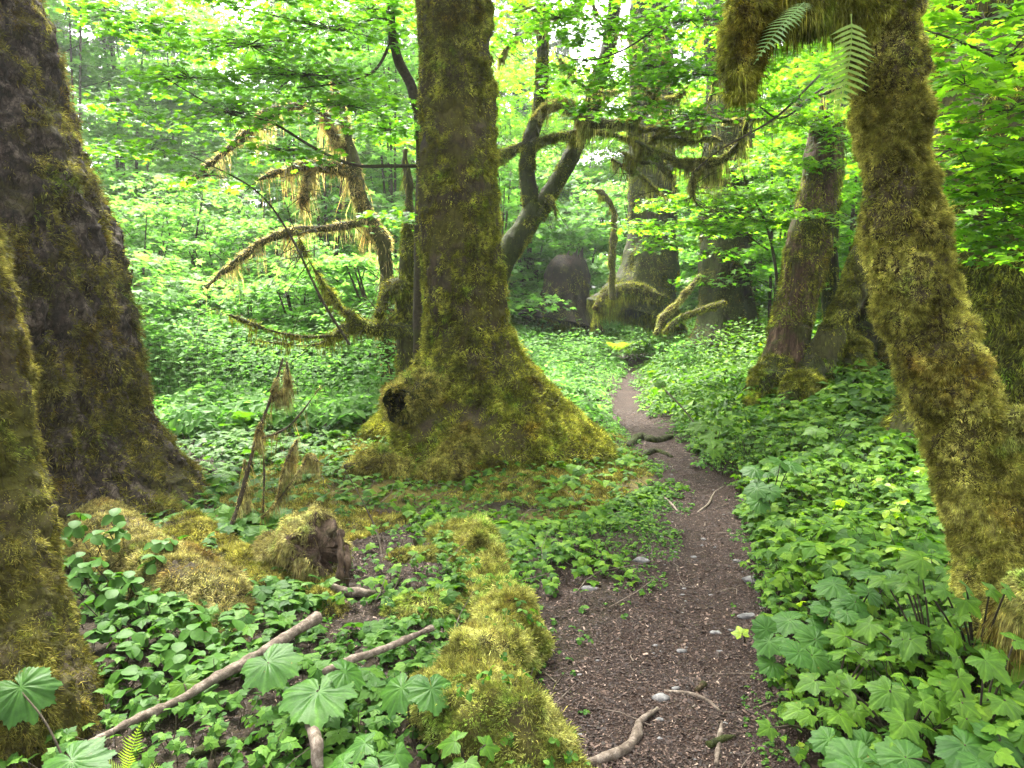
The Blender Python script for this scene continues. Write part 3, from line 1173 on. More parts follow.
    for z in np.arange(8.6, 17, .55):
        for a in r_.uniform(0, 6.283, 3):
            ln = r_.uniform(1.5, 3.4)
            n = int(50 * ln)
            t = r_.random(n) ** .7
            C = base + np.stack([np.cos(a) * ln * t, np.sin(a) * ln * t, z - .3 * ln * t ** 1.5], 1)
            C = C + np.array([-math.sin(a), math.cos(a), 0]) * (r_.normal(0, .3, n) * ln * .4)[:, None]
            L.add(*blades(C, r_.normal(0, 1, (n, 3)) * [.5, .5, .2], .4, .07, .9, .3, int(z * 10), 2.0, .8))
            bough(bw, [base + [0, 0, z], base + [math.cos(a) * ln * .5, math.sin(a) * ln * .5, z - .05], base + [math.cos(a) * ln, math.sin(a) * ln, z - .3 * ln]], [.06, .04, .012], 6, .3)
    bw.build('branch', M['bark_olive'], root)
    L.build('crown', M['needles'], root, False)
    return root


spruce_middle()


# ---------------------------------------------------------------- the big spruce on the left, the mossy trunk at the frame's edge
def spruce_left():
    b0 = Q(8, 545, 5.6)
    base = on_ground(b0[0], b0[1])
    root = thing('spruce_tree', 'huge dark barked spruce trunk at far left with mossy roots', 'tree', base)
    rows = [(12, 590, 5.6, 165), (12, 540, 5.6, 150), (8, 470, 5.6, 140), (2, 400, 5.6, 134), (-8, 250, 5.6, 124), (-30, 120, 5.6, 108), (-44, 0, 5.6, 96), (-60, -150, 5.6, 85), (-80, -500, 5.6, 70)]
    P, r = px_path(rows)
    P[:, 1] = b0[1]
    bd = bark_disp(.05, 9, 6, 71, .05, 2.5)
    dirs = [(-0.25, .55, .35, 6), (-1.2, .5, .4, 6), (-2.2, .4, .4, 5), (.9, .5, .4, 4)]

    def disp(Pp, D, th, t):
        hh = np.maximum(Pp[..., 2] - base[2], -0.2)
        a = np.arctan2(D[..., 1], D[..., 0])
        e = 0
        for ta, A_, H, p in dirs:
            e = e + A_ * np.clip(np.cos(a - ta), 0, 1) ** p * np.clip(1 - hh / (H * 2), 0, 1) ** 2
        pl = np.floor(4 * vnoise(Pp * np.array([14, 14, 9]), 5)) / 4       # scaly plates
        return bd(Pp, D, th, t) + .03 * pl + 0.6 * e + .07 * cushions(Pp * np.array([1, 1, .6]), 8, 61) - .03
    A = Acc()
    V, F = add_tube(A, P, r, 460, 560, disp)
    A.build('trunk', M['bark_spruce'], root)
    mo = Acc()
    fuzz_moss(mo, V, F, 130000, .03, .0045, 81, 0.22, .4, clump=10, f=4.5, tuft=.045)
    Pp, N = sample(V, F, 45000, 82, lambda Mc, Nn: np.clip((1.3 - Mc[:, 2]) / .8, 0, 1) * (0.2 + smooth(-.1, .4, fbm(Mc * 3, 3, 6))))
    mo.add(*blades(Pp, N, .055, .005, .6, .7, 83, 8))
    # cushions of moss on the right-hand edge
    Pp, N = sample(V, F, 26000, 84, lambda Mc, Nn: (Nn[:, 0] > .35) * smooth(.05, .3, fbm(Mc * 4.5, 2, 66)))
    mo.add(*blades(Pp, N, .05, .006, .3, .8, 85, 10))
    mo.build('moss', M['moss_dark'], root, False)

    def root_part(rows_, n, lab, seed, mt='moss_tan'):
        A2 = Acc()
        V2, F2 = bough(A2, [Q(a, b_, d) for a, b_, d, r_ in rows_], [q[3] for q in rows_], 36, .025, lump_disp(.045, 5, seed))
        o = A2.build('root', M['bark_moss'], root)
        m2 = Acc()
        fuzz_moss(m2, V2, F2, n, .026, .0036, seed + 5, -0.25, .35, clump=9, up=.3, tuft=.02)
        fuzz_moss(m2, V2, F2, n // 2, .022, .0034, seed + 6, -0.4, .35, clump=9, up=.3)
        m = m2.build('moss', M[mt], root, False)
        m.parent = o
        m.location = (0, 0, 0)
        o['label'] = lab
    root_part([(95, 530, 4.8, .2), (135, 572, 4.25, .24), (190, 600, 3.9, .22), (232, 632, 3.6, .15), (258, 660, 3.4, .07)], 60000, 'thick root under tan moss running to the right', 91)
    root_part([(180, 540, 4.9, .2), (225, 572, 4.5, .17), (270, 600, 4.1, .15), (312, 614, 3.9, .10), (345, 622, 3.75, .04)], 45000, 'lower root in a fuzzy pale moss cushion', 95, 'moss_gold')
    return root


spruce_left()


def trunk_edge():
    base = on_ground(-2.15, 2.75)
    root = thing('mossy_tree', 'moss crusted trunk base at the left frame edge, in front of the huge spruce', 'tree', base)
    rows = [(-30, 800, 2.75, 150), (-38, 740, 2.75, 132), (-52, 660, 2.85, 122), (-64, 600, 2.9, 118), (-78, 520, 3.0, 112), (-84, 450, 3.0, 104), (-92, 350, 3.0, 98), (-100, 270, 3.0, 92), (-125, 150, 3.0, 84), (-160, 0, 3.0, 74), (-260, -400, 3.0, 60)]
    rows = [(a, b_, d, q * .95) for a, b_, d, q in rows]
    P, r = px_path(rows)
    bd0 = bark_disp(.022, 11, 7, 171, .035, 4)
    bd = lambda p, D, th, t: bd0(p, D, th, t) + .04 * cushions(p, 9, 62) - .02
    A = Acc()
    V, F = add_tube(A, P, r, 300, 460, bd)
    A.build('trunk', M['bark_moss'], root)
    mo = Acc()
    fuzz_moss(mo, V, F, 130000, .022, .0028, 181, -0.2, .6, clump=14, f=5, tuft=.018)
    fuzz_moss(mo, V, F, 60000, .014, .0026, 184, -.6, .6, clump=14, f=5)
    fuzz_moss(mo, V, F, 14000, .035, .003, 182, 0.2, .4, clump=10, f=4)
    mo.build('moss', M['moss_dark'], root, False)


trunk_edge()


# ---------------------------------------------------------------- the leaning mossy maple on the right
def maple_right():
    base = on_ground(*Q(1022, 720, 2.75)[:2])
    root = thing('maple_tree', 'thick leaning maple trunk wrapped in shaggy moss at the right', 'tree', base)
    rows = [(1026, 800, 2.7, 48), (1021, 720, 2.75, 45), (1013, 650, 2.8, 43), (1007, 600, 2.85, 44), (998, 550, 2.9, 43), (987, 500, 2.95, 43), (970, 450, 3, 42), (953, 400, 3, 40), (937, 350, 3, 39), (917, 300, 3, 39),
            (903, 250, 3, 36), (897, 200, 3, 35), (891, 120, 3, 33), (887, 50, 3, 35), (884, -20, 3, 33), (890, -140, 3, 30), (905, -380, 3.1, 24)]
    rows = [(a, b_, d, q * .92) for a, b_, d, q in rows]
    P, r = px_path(rows)
    A = Acc()
    V, F = add_tube(A, P, r, 260, 560, lambda a, b_, c, d: lump_disp(.022, 6, 201)(a, b_, c, d) + .012 * fbm(a * 22, 3, 5) + .05 * cushions(a, 8, 63) - .03)
    A.build('trunk', M['bark_moss'], root)
    mo = Acc()
    fuzz_moss(mo, V, F, 130000, .015, .0026, 211, -0.7, .45, clump=12, f=3)
    fuzz_moss(mo, V, F, 230000, .019, .0026, 213, -0.05, .5, clump=12, f=4, tuft=.016)
    fuzz_moss(mo, V, F, 16000, .034, .0, 212, -0.05, .5, clump=9, f=3, shoot=True)
    mo.build('moss', M['moss_maple'], root, False)
    # limb at the top leaving to the left, thick with hanging moss
    B = Acc()
    V2, F2 = bough(B, [Q(884, 10, 3), Q(850, -12, 2.95), Q(812, -8, 2.9), Q(778, 4, 2.85), Q(748, 30, 2.8), Q(738, 70, 2.8), Q(742, 96, 2.8)], [.13, .125, .115, .10, .075, .035, .010], 60, .012, lambda p, D, th, t: lump_disp(.03, 9, 221)(p, D, th, t) + .05 * cushions(p, 9, 65) - .02)
    br = B.build('branch', M['bark_moss'], root)
    m2 = Acc()
    fuzz_moss(m2, V2, F2, 90000, .026, .0028, 222, None, .9, clump=12, tuft=.022)
    hang_moss(m2, V2, F2, 3500, .12, .003, 223)
    a = m2.build('moss', M['moss_olive'], root, False)
    a.parent = br
    a.location = (0, 0, 0)
    # mossy side stems at the right edge
    for k, (pts, rad, mt) in enumerate([([Q(985, 455, 2.95), Q(1010, 428, 2.9), Q(1040, 432, 2.85), Q(1090, 445, 2.8)], [.08, .075, .08, .05], 'moss_yellow'),
                                        ([Q(1022, 640, 2.75), Q(1018, 610, 2.6), Q(1035, 598, 2.5), Q(1070, 600, 2.45)], [.05, .06, .075, .05], 'moss_yellow')]):
        B = Acc()
        V2, F2 = bough(B, pts, rad, 24, .012, lump_disp(.015, 12, 231 + k))
        br = B.build('branch', M['bark_moss'], root)
        m2 = Acc()
        fuzz_moss(m2, V2, F2, 16000, .035, .003, 241 + k, None, .5, clump=13)
        if k:
            hang_moss(m2, V2, F2, 2500, .2, .003, 251)
        a = m2.build('moss', M[mt], root, False)
        a.parent = br
        a.location = (0, 0, 0)


maple_right()

# licorice ferns hanging from the right maple
def fern_plant(name, label, base, fr, mt, cat='fern', group=None):
    """fr: list of (heading vector, up normal, length)"""
    root = thing(name, label, cat, base, group)
    for (y, nrm, ln) in fr:
        y = np.array(y, float)
        y /= np.linalg.norm(y)
        nrm = np.array(nrm, float)
        nrm = nrm - y * (nrm @ y)
        nrm /= np.linalg.norm(nrm)
        x = np.cross(y, nrm)
        v = (FERN[0] * ln) @ np.stack([x, y, nrm], 0) + base
        mk('frond', v, FERN[1], M[mt], root, False)
    return root


fern_plant('licorice_fern', 'pale green fern frond hanging on the mossy trunk at upper right', Q(851, 14, 2.72), [((.02, -.25, -1), (0, -1, .2), .36)], 'fern')
fern_plant('licorice_fern', 'bluish fern fronds arching off the mossy limb at the top', Q(805, 2, 2.7), [((-.75, -.3, -.62), (-.3, -.6, .8), .27), ((-.45, -.6, -.35), (-.1, -.4, .9), .2)], 'fern_blue')


# ---------------------------------------------------------------- leafy sprays
def spray_plates(plates, leafacc, twigacc, leaf, size, seed, hub=None, tilt=0.3):
    """layered flat sprays of maple leaves: plates of (centre, rx, ry, n)"""
    r = np.random.default_rng(seed)
    for (c, rx, ry, n) in plates:
        c = np.asarray(c, float)
        nc = max(3, n // 9)
        a = r.uniform(0, 6.283, nc)
        q = np.sqrt(r.random(nc))
        cc = np.stack([np.cos(a) * q * rx, np.sin(a) * q * ry, r.normal(0, .05, nc) - 0.10 * q * q * max(rx, ry)], 1) + c
        k = r.integers(0, nc, n)
        L = cc[k] + r.normal(0, 1, (n, 3)) * np.array([.12, .12, .022]) * (size / .07)
        N = np.stack([r.normal(0, tilt, n), r.normal(-.12, tilt, n), np.ones(n)], 1)
        # leaves head outwards from the spray's twig
        out = L - c
        h = np.arctan2(out[:, 1], out[:, 0]) + r.normal(0, .7, n)
        v, f = place(leaf, L, frames(N, h), size * r.uniform(.65, 1.2, n))
        leafacc.add(v, f)
        o = c if hub is None else np.asarray(hub, float)
        twig_tubes(twigacc, np.repeat(c[None], nc, 0), cc, .0045, .002, .03)
        if hub is not None:
            twig_tubes(twigacc, o[None], c[None], .012, .005, np.array([.08]))


def leafy(name, label, cat, base, stems, plates, leaf, size, lm, bm, seed, group=None, tilt=.3, moss=None):
    """a leafy tree or shrub: stems of (points, radii), plates of (centre, rx, ry, n, hub or None)"""
    root = thing(name, label, cat, base, group)
    tw, lf = Acc(), Acc()
    mo = Acc()
    for k, (p, rd) in enumerate(stems):
        V, F = bough(tw, p, rd, 9, .05, lump_disp(min(rd) * .25, 6, seed + k))
        if moss:
            fuzz_moss(mo, V, F, moss[0], moss[1], moss[2], seed + k, -.1, .6, None)
            hang_moss(mo, V, F, moss[0] // 2, moss[1] * 2.5, moss[2], seed + k + 60)
    for k, pl in enumerate(plates):
        hub = pl[4] if len(pl) > 4 else None
        spray_plates([pl[:4]], lf, tw, leaf, size, seed * 13 + k, hub, tilt)
    tw.build('trunk', M[bm], root)
    if mo.n:
        mo.build('moss', M[moss[3]], root, False)
    lf.build('crown', M[lm], root, False)
    return root


def P_(px, py, d, rx, ry, n, hub=None):
    c = Q(px, py, d)
    return (c, rx, ry, n) if hub is None else (c, rx, ry, n, hub)


# vine maple arching over the clearing left of the middle spruce
leafy('vine_maple', 'slender vine maple spreading bright flat sprays left of the middle spruce', 'tree', on_ground(-1.05, 8.9),
      [([on_ground(-1.15, 9.0, -.1), Q(418, 300, 8.7), Q(421, 150, 8.4), Q(413, 92, 8.2), Q(399, 62, 8.1), Q(391, 25, 8.0), Q(392, -20, 8.0), Q(398, -90, 8)], [.05, .06, .06, .06, .055, .05, .045, .03]),
       ([Q(420, 166, 8.4), Q(392, 166, 8.2), Q(355, 165, 8.0), Q(318, 150, 7.8), Q(270, 122, 7.6), Q(225, 112, 7.5), Q(160, 75, 7.4)], [.022, .02, .018, .015, .013, .01, .005]),
       ([Q(392, 40, 8.0), Q(375, 70, 7.9), Q(345, 82, 7.8), Q(300, 88, 7.6)], [.018, .014, .01, .006]),
       ([Q(392, 20, 8.0), Q(370, 20, 7.9), Q(340, 30, 7.8), Q(285, 18, 7.6), Q(230, 5, 7.5)], [.016, .014, .012, .008, .005]),
       ([Q(350, 345, 8.0), Q(322, 300, 7.9), Q(290, 235, 7.8), Q(255, 190, 7.7), Q(190, 155, 7.6)], [.014, .014, .012, .009, .005])],
      [P_(330, 28, 7.8, .75, .6, 567), P_(250, 45, 7.6, .8, .6, 648), P_(300, 75, 7.6, .9, .6, 756), P_(190, 78, 7.4, .55, .5, 351), P_(345, 105, 7.9, .7, .6, 513), P_(230, 112, 7.5, .65, .5, 405),
       P_(390, 130, 8.3, .45, .5, 270), P_(285, 150, 7.7, .5, .5, 270), P_(130, 110, 7.3, .35, .4, 162), P_(150, 150, 7.4, .45, .4, 202), P_(370, 10, 8, .6, .5, 405), P_(280, -5, 7.6, .8, .6, 513), P_(400, 215, 8.6, .4, .4, 175), P_(110, 12, 7.2, .35, .4, 170), P_(160, 25, 7.3, .4, .4, 200), P_(205, -5, 7.4, .5, .4, 220), P_(95, 150, 7.3, .25, .3, 70), P_(130, 30, 7.3, .3, .4, 121),
       P_(210, 175, 7.6, .4, .4, 148)],
      MAPLE, .064, 'leaf_maple', 'twig', 301)

# vine maple at the upper right edge, behind the leaning maple
leafy('vine_maple', 'vine maple with large lime leaves at the upper right corner', 'tree', on_ground(4.6, 5.6),
      [([on_ground(4.7, 5.6, -.1), Q(1075, 350, 5.4), Q(1050, 180, 4.95), Q(1040, 60, 5.0), Q(1030, -60, 5)], [.05, .045, .04, .03, .02]),
       ([Q(1055, 200, 4.95), Q(1010, 175, 4.9), Q(960, 150, 4.7), Q(935, 158, 4.6)], [.016, .012, .008, .004]),
       ([Q(1045, 80, 5.0), Q(1000, 60, 4.8), Q(955, 40, 4.6), Q(925, 30, 4.5)], [.016, .012, .008, .004])],
      [P_(985, 20, 4.7, .5, .5, 247), P_(1010, 55, 4.6, .45, .5, 221), P_(965, 85, 4.6, .32, .4, 117), P_(1010, 110, 4.7, .4, .5, 169), P_(960, 150, 4.8, .35, .4, 156), P_(1005, 165, 4.8, .45, .5, 221),
       P_(985, 195, 5.0, .5, .5, 247), P_(1000, 222, 5.1, .45, .5, 221), P_(1050, 140, 5, .5, .5, 195), P_(1050, 30, 5, .5, .5, 195), P_(950, -10, 4.8, .4, .5, 156), P_(1005, 245, 5.2, .4, .4, 156)],
      MAPLE, .078, 'leaf_lime', 'twig', 321)

# vine maple between the dark trunks, lime leaves behind the right maple
leafy('vine_maple', 'lime leaved vine maple between the dark trunks, left of the leaning red snag', 'tree', on_ground(3.9, 11.0),
      [([on_ground(3.9, 11.0, -.1), Q(778, 300, 10.8), Q(768, 230, 10.8), Q(745, 180, 10.8), Q(738, 130, 10.6)], [.03, .025, .02, .015, .006]),
       ([Q(768, 250, 10.8), Q(730, 225, 10.6), Q(690, 210, 10.6)], [.014, .01, .004])],
      [P_(690, 200, 10.8, .7, .6, 546), P_(740, 195, 10.4, .8, .6, 676), P_(790, 190, 10.0, .7, .6, 546), P_(700, 225, 10.8, .7, .6, 546), P_(760, 222, 10.3, .7, .6, 546), P_(800, 240, 10.2, .4, .5, 234), P_(670, 245, 11, .5, .5, 260), P_(720, 170, 10.6, .6, .6, 338),
       P_(640, 225, 11.2, .4, .5, 182), P_(800, 285, 10.4, .3, .4, 130), P_(770, 160, 10.4, .5, .5, 234), P_(830, 170, 10, .5, .5, 234), P_(805, 165, 8.9, .4, .4, 169), P_(790, 215, 8.9, .3, .3, 91), P_(835, 215, 8.9, .25, .3, 65), P_(825, 118, 8.8, .35, .35, 169), P_(800, 125, 8.8, .4, .35, 169), P_(845, 140, 8.8, .25, .3, 91)],
      MAPLE5, .072, 'leaf_lime', 'twig', 341)

# canopy over the middle right
leafy('vine_maple', 'vine maple whose bright sprays fill the top middle, right of the tall spruce', 'tree', on_ground(4.6, 9.6),
      [([on_ground(4.6, 9.6, -.1), Q(880, 250, 9.6), Q(872, 150, 9.4), Q(850, 40, 9.2), Q(800, -60, 9), Q(740, -110, 9)], [.045, .04, .035, .03, .025, .015]),
       ([Q(858, 70, 9.2), Q(820, 90, 9.0), Q(780, 118, 8.8), Q(740, 92, 8.8), Q(700, 98, 8.8)], [.016, .014, .012, .008, .004]),
       ([Q(770, -85, 9.0), Q(690, -10, 9.0), Q(640, 40, 8.9), Q(590, 60, 8.8), Q(545, 50, 8.7)], [.016, .014, .012, .008, .004]),
       ([Q(820, 75, 8.7), Q(775, 118, 8.6), Q(720, 150, 8.6), Q(690, 175, 8.7)], [.012, .012, .01, .006])],
      [P_(515, 35, 9.6, .35, .4, 130), P_(520, 5, 9.6, .4, .4, 150), P_(548, 85, 9.8, .3, .4, 90), P_(600, 60, 9.4, .4, .4, 120), P_(560, 18, 8.8, .6, .5, 300), P_(620, 30, 8.9, .8, .6, 475), P_(690, 20, 8.9, .9, .6, 575), P_(650, 65, 8.9, .7, .5, 412), P_(575, 70, 8.9, .45, .5, 187), P_(710, 75, 8.8, .7, .5, 400), P_(590, 110, 9, .35, .4, 125), P_(640, 105, 9, .5, .5, 237),
       P_(700, 115, 9, .45, .5, 187), P_(780, 50, 8.7, .5, .5, 225), P_(800, 100, 8.8, .4, .5, 162), P_(760, 105, 8.8, .35, .4, 125), P_(560, -8, 8.7, .7, .5, 350), P_(660, -12, 8.8, .8, .5, 412), P_(760, -5, 8.6, .7, .5, 350), P_(615, 85, 8.9, .4, .4, 150)],
      MAPLE, .066, 'leaf_maple', 'twig', 361)


# ---------------------------------------------------------------- forked maple behind the tall spruce
def forked_maple():
    base = on_ground(*Q(480, 350, 11.2)[:2])
    root = thing('maple_tree', 'forked dark maple curving up behind the tall spruce with moss garlands', 'tree', base)
    A = Acc()
    ds = bark_disp(.012, 8, 3, 401, .015, 3)
    mo = Acc()
    trunkb = np.vstack([base + [0, 0, -.2], Q(486, 318, 11.2), Q(502, 262, 11), Q(524, 228, 11), Q(536, 205, 11)])
    V, F = bough(A, trunkb, [.26, .21, .18, .165, .155], 36, .03, ds)
    fuzz_moss(mo, V, F, 12000, .04, .008, 402, -.1)
    for pts, rad in (([Q(533, 212, 11), Q(527, 178, 11), Q(530, 140, 11), Q(540, 105, 11), Q(542, 50, 11), Q(539, -10, 11), Q(536, -120, 11)], [.13, .11, .10, .095, .085, .08, .06]),
                     ([Q(536, 215, 11), Q(552, 190, 11), Q(570, 160, 11), Q(583, 125, 11), Q(597, 85, 11), Q(609, 45, 11), Q(614, 0, 11), Q(622, -100, 11)], [.14, .12, .115, .11, .105, .10, .09, .06]),
                     ([Q(574, 148, 11), Q(590, 120, 10.8), Q(600, 100, 10.6)], [.07, .05, .03])):
        V, F = bough(A, pts, rad, 30, .03, ds)
        fuzz_moss(mo, V, F, 6000, .035, .008, 403, 0)
    A.build('trunk', M['bark_dark'], root)
    mo.build('moss', M['moss_olive'], root, False)
    lf, tw = Acc(), Acc()  # high leaves, mostly out of view, added to shade the ground in front
    r_ = np.random.default_rng(409)
    pl = []
    for k in range(11):
        a, q = r_.uniform(0, 6.283), math.sqrt(r_.random()) * 4.2
        pl.append((base + [math.cos(a) * q, math.sin(a) * q - 1.0, r_.uniform(6.3, 11)], 1.0, 1.0, 120))
    spray_plates(pl, lf, tw, MAPLE5, .15, 411, None, .35)
    for k, q in enumerate(pl):
        bough(tw, [Q(620, -90, 11) if k % 2 else Q(537, -110, 11), (q[0] + base + [0, 0, 7.5]) / 2, q[0]], [.04, .025, .01], 6, .2)
    tw.build('twigs', M['twig'], root)
    lf.build('crown', M['leaf_maple'], root, False)

    def limb(pts, rad, n, hl, mt='moss_hang', seed=0):
        B = Acc()
        V2, F2 = bough(B, pts, rad, 14, .03, lump_disp(.02, 7, 410 + seed))
        limb_twigs(B, V2, 16, .5, 460 + seed)
        o = B.build('branch', M['bark_olive'], root)
        m2 = Acc()
        fuzz_moss(m2, V2, F2, n, .045, .006, 420 + seed, -.1, .4, -2, f=4)
        hang_moss(m2, V2, F2, n // 7, hl, .008, 430 + seed)
        a = m2.build('moss', M[mt], root, False)
        a.parent = o
        a.location = (0, 0, 0)
    limb([Q(535, 122, 11), Q(548, 106, 10.8), Q(566, 106, 10.6), Q(590, 120, 10.4), Q(615, 124, 10.2), Q(640, 118, 10)], [.05, .075, .09, .09, .07, .03], 9000, .26, seed=1)
    limb([Q(612, 122, 10.2), Q(650, 130, 10), Q(690, 117, 9.8), Q(735, 122, 9.6)], [.03, .03, .04, .02], 5000, .30, seed=2)
    limb([Q(635, 142, 10), Q(680, 162, 9.8), Q(715, 162, 9.7), Q(738, 145, 9.6), Q(748, 118, 9.5), Q(752, 90, 9.4)], [.03, .045, .055, .05, .035, .02], 8000, .32, seed=3)
    limb([Q(640, 150, 10), Q(670, 132, 9.9), Q(705, 126, 9.8)], [.02, .05, .02], 5000, .3, seed=4)
    limb([Q(528, 145, 11), Q(555, 138, 10.8), Q(590, 132, 10.6), Q(620, 137, 10.3), Q(650, 152, 10), Q(672, 178, 9.8)], [.06, .055, .045, .035, .03, .012], 5000, .16, 'moss_olive', 5)
    limb([Q(545, 195, 11), Q(552, 200, 10.8), Q(556, 215, 10.7)], [.03, .025, .01], 400, .1, 'moss_olive', 6)
    limb([Q(478, 178, 11), Q(500, 158, 11), Q(516, 148, 11), Q(530, 144, 11)], [.09, .08, .06, .05], 3000, .1, 'moss_olive', 7)
    limb([Q(627, 50, 10.6), Q(648, 92, 10.4), Q(672, 100, 10.2), Q(690, 85, 10.1)], [.03, .05, .05, .02], 5000, .2, seed=8)
    for k, rows_ in enumerate((((640, 118, 10), (655, 95, 9.9), (668, 60, 9.8), (660, 28, 9.7)), ((690, 117, 9.8), (712, 95, 9.6), (718, 60, 9.5), (738, 38, 9.5)),
                               ((672, 178, 9.8), (656, 164, 9.9), (640, 162, 10), (618, 150, 10.1)), ((752, 92, 9.4), (764, 62, 9.3), (770, 18, 9.2), (782, -20, 9.2)),
                               ((700, 160, 9.7), (692, 186, 9.6), (697, 206, 9.6)), ((735, 122, 9.6), (762, 118, 9.4), (800, 104, 9.2), (852, 82, 9)),
                               ((590, -10, 10.4), (602, 25, 10.3), (640, 38, 10.2), (668, 22, 10.1)), ((655, 98, 10), (640, 84, 10), (628, 60, 10.1)), ((665, 130, 9.9), (690, 142, 9.8), (712, 138, 9.8), (738, 150, 9.7)),
                               ((560, 60, 10.8), (575, 80, 10.6), (602, 92, 10.4), (640, 88, 10.2)), ((612, 160, 10.2), (640, 176, 10), (668, 200, 9.9)), ((500, 60, 10.6), (515, 40, 10.5), (538, 28, 10.4)))):
        limb([Q(*q) for q in rows_], [.028] + [.022] * (len(rows_) - 2) + [.006], 1800, .2, 'moss_hang', 20 + k)
    limb([Q(520, 2, 10.8), Q(545, 12, 10.6), Q(565, 14, 10.5), Q(585, 0, 10.4)], [.03, .04, .05, .04], 5000, .3, seed=9)


forked_maple()


# ---------------------------------------------------------------- mossy snags in the clearing on the left
def snag(name, label, cat, base, trunk_rows, limbs, bm, mt, seed, n=7000, hl=.26, w=.010, near=1.0, top_part='trunk'):
    root = thing(name, label, cat, base)
    A, mo = Acc(), Acc()
    P, r = px_path([(a, b_, d * near, q) for a, b_, d, q in trunk_rows])
    V, F = bough(A, np.vstack([[base[0], base[1], base[2] - .25], P]), np.concatenate([[r[0] * 1.25], r]), 30, .05, bark_disp(.03, 5, 2, seed, .05, 2))
    A.build('trunk', M[bm], root)
    fuzz_moss(mo, V, F, n, .06, w, seed + 1, -.1, .6, -2, f=1.6)
    hang_moss(mo, V, F, n // 6, hl, w, seed + 2)
    mo.build('moss', M[mt], root, False)
    for k, rows in enumerate(limbs):
        P, r = px_path([(a, b_, d * near, q * (.72 if near < 1 else 1)) for a, b_, d, q in rows])
        B, m2 = Acc(), Acc()
        V, F = bough(B, P, r, 12, .05, lump_disp(.03, 5, seed + k))
        limb_twigs(B, V, 18, .55, seed + 70 + k)
        o = B.build('branch', M[bm], root)
        fuzz_moss(m2, V, F, n // 3, .07, w, seed + 10 + k, None, .4, -2)
        hang_moss(m2, V, F, n // 16, hl, w, seed + 30 + k)
        a = m2.build('moss', M[mt], root, False)
        a.parent = o
        a.location = (0, 0, 0)
    return root


snag('snag', 'broken mossy snag with drooping tan limbs in the misty clearing', 'dead tree', on_ground(*Q(388, 330, 10.9)[:2]),
     [(385, 260, 13, 7), (372, 225, 13, 7.5), (358, 190, 13, 6.5), (350, 150, 13, 5), (340, 110, 13, 4), (333, 80, 13, 2)],
     [[(352, 172, 13, 8), (335, 168, 12.8, 8), (310, 165, 12.6, 9), (285, 170, 12.4, 5), (255, 182, 12.2, 3)],
      [(350, 125, 13, 4), (305, 108, 12.5, 4), (272, 112, 12.2, 7), (248, 132, 12, 6), (225, 152, 11.9, 5), (182, 188, 11.8, 2)],
      [(372, 222, 13, 5), (330, 228, 12.7, 5), (292, 232, 12.4, 6), (262, 242, 12.2, 5), (235, 262, 12, 5), (206, 288, 11.9, 2)],
      [(312, 165, 12.6, 5), (305, 190, 12.5, 4), (300, 208, 12.4, 2)],
      [(345, 150, 13, 5), (330, 130, 12.8, 6), (322, 115, 12.8, 4)]],
     'bark_olive', 'moss_straw', 501, n=4500, hl=.34, w=.008, near=.84)

# mossy lower limbs behind the left side of the tall spruce
snag('maple_tree', 'low mossy maple stems hidden behind the left side of the tall spruce', 'tree', on_ground(*Q(408, 355, 9.6)[:2]),
     [(408, 330, 9.6, 7), (406, 290, 9.6, 7), (410, 220, 9.6, 6), (405, 150, 9.6, 5)],
     [[(410, 290, 9.6, 6), (395, 288, 9.4, 10), (384, 300, 9.3, 6), (378, 318, 9.2, 3)],
      [(412, 331, 9.6, 6), (392, 329, 9.3, 6), (370, 328, 9.1, 6), (345, 325, 9, 4), (330, 336, 8.9, 2), (280, 333, 8.7, 1.4), (205, 306, 8.4, .9)],
      [(374, 328, 9.1, 4), (352, 318, 9, 3), (335, 300, 8.9, 2), (310, 262, 8.8, 1.5), (296, 230, 8.8, 1)],
      [(410, 318, 9.6, 5), (385, 322, 9.4, 4), (355, 330, 9.2, 3), (310, 345, 9, 1.5), (255, 340, 8.8, .8)]],
     'bark_olive', 'moss_olive', 541, 6000, .16, .008)


# ---------------------------------------------------------------- mossy stump mound with leaning snags on the right
def mound_right():
    base = on_ground(*MOUND_C)
    root = thing('mossy_stump', 'old root mound draped in moss under the leaning red snags', 'stump', base)
    A, mo = Acc(), Acc()
    for k, (pts, rad) in enumerate((([Q(745, 395, 9.4), Q(780, 375, 9.3), Q(820, 362, 9.4), Q(870, 352, 9.6), Q(920, 350, 9.8)], [.10, .22, .30, .34, .30]),
                                   ([Q(785, 360, 9.2), Q(765, 385, 8.9), Q(745, 405, 8.7)], [.18, .15, .05]),
                                   ([Q(812, 360, 9.2), Q(803, 390, 8.7), Q(790, 415, 8.4), Q(780, 430, 8.2)], [.20, .20, .15, .05]),
                                   ([Q(850, 350, 9.3), Q(858, 380, 8.9), Q(868, 400, 8.6)], [.2, .16, .06]))):
        V, F = bough(A, pts, rad, 40, .03, lump_disp(.07, 4, 601 + k))
        fuzz_moss(mo, V, F, 22000, .06, .008, 611 + k, -.15, .4, f=2.5)
    A.build('root_mass', M['bark_dark'], root)
    mo.build('moss', M['moss_olive'], root, False)


mound_right()


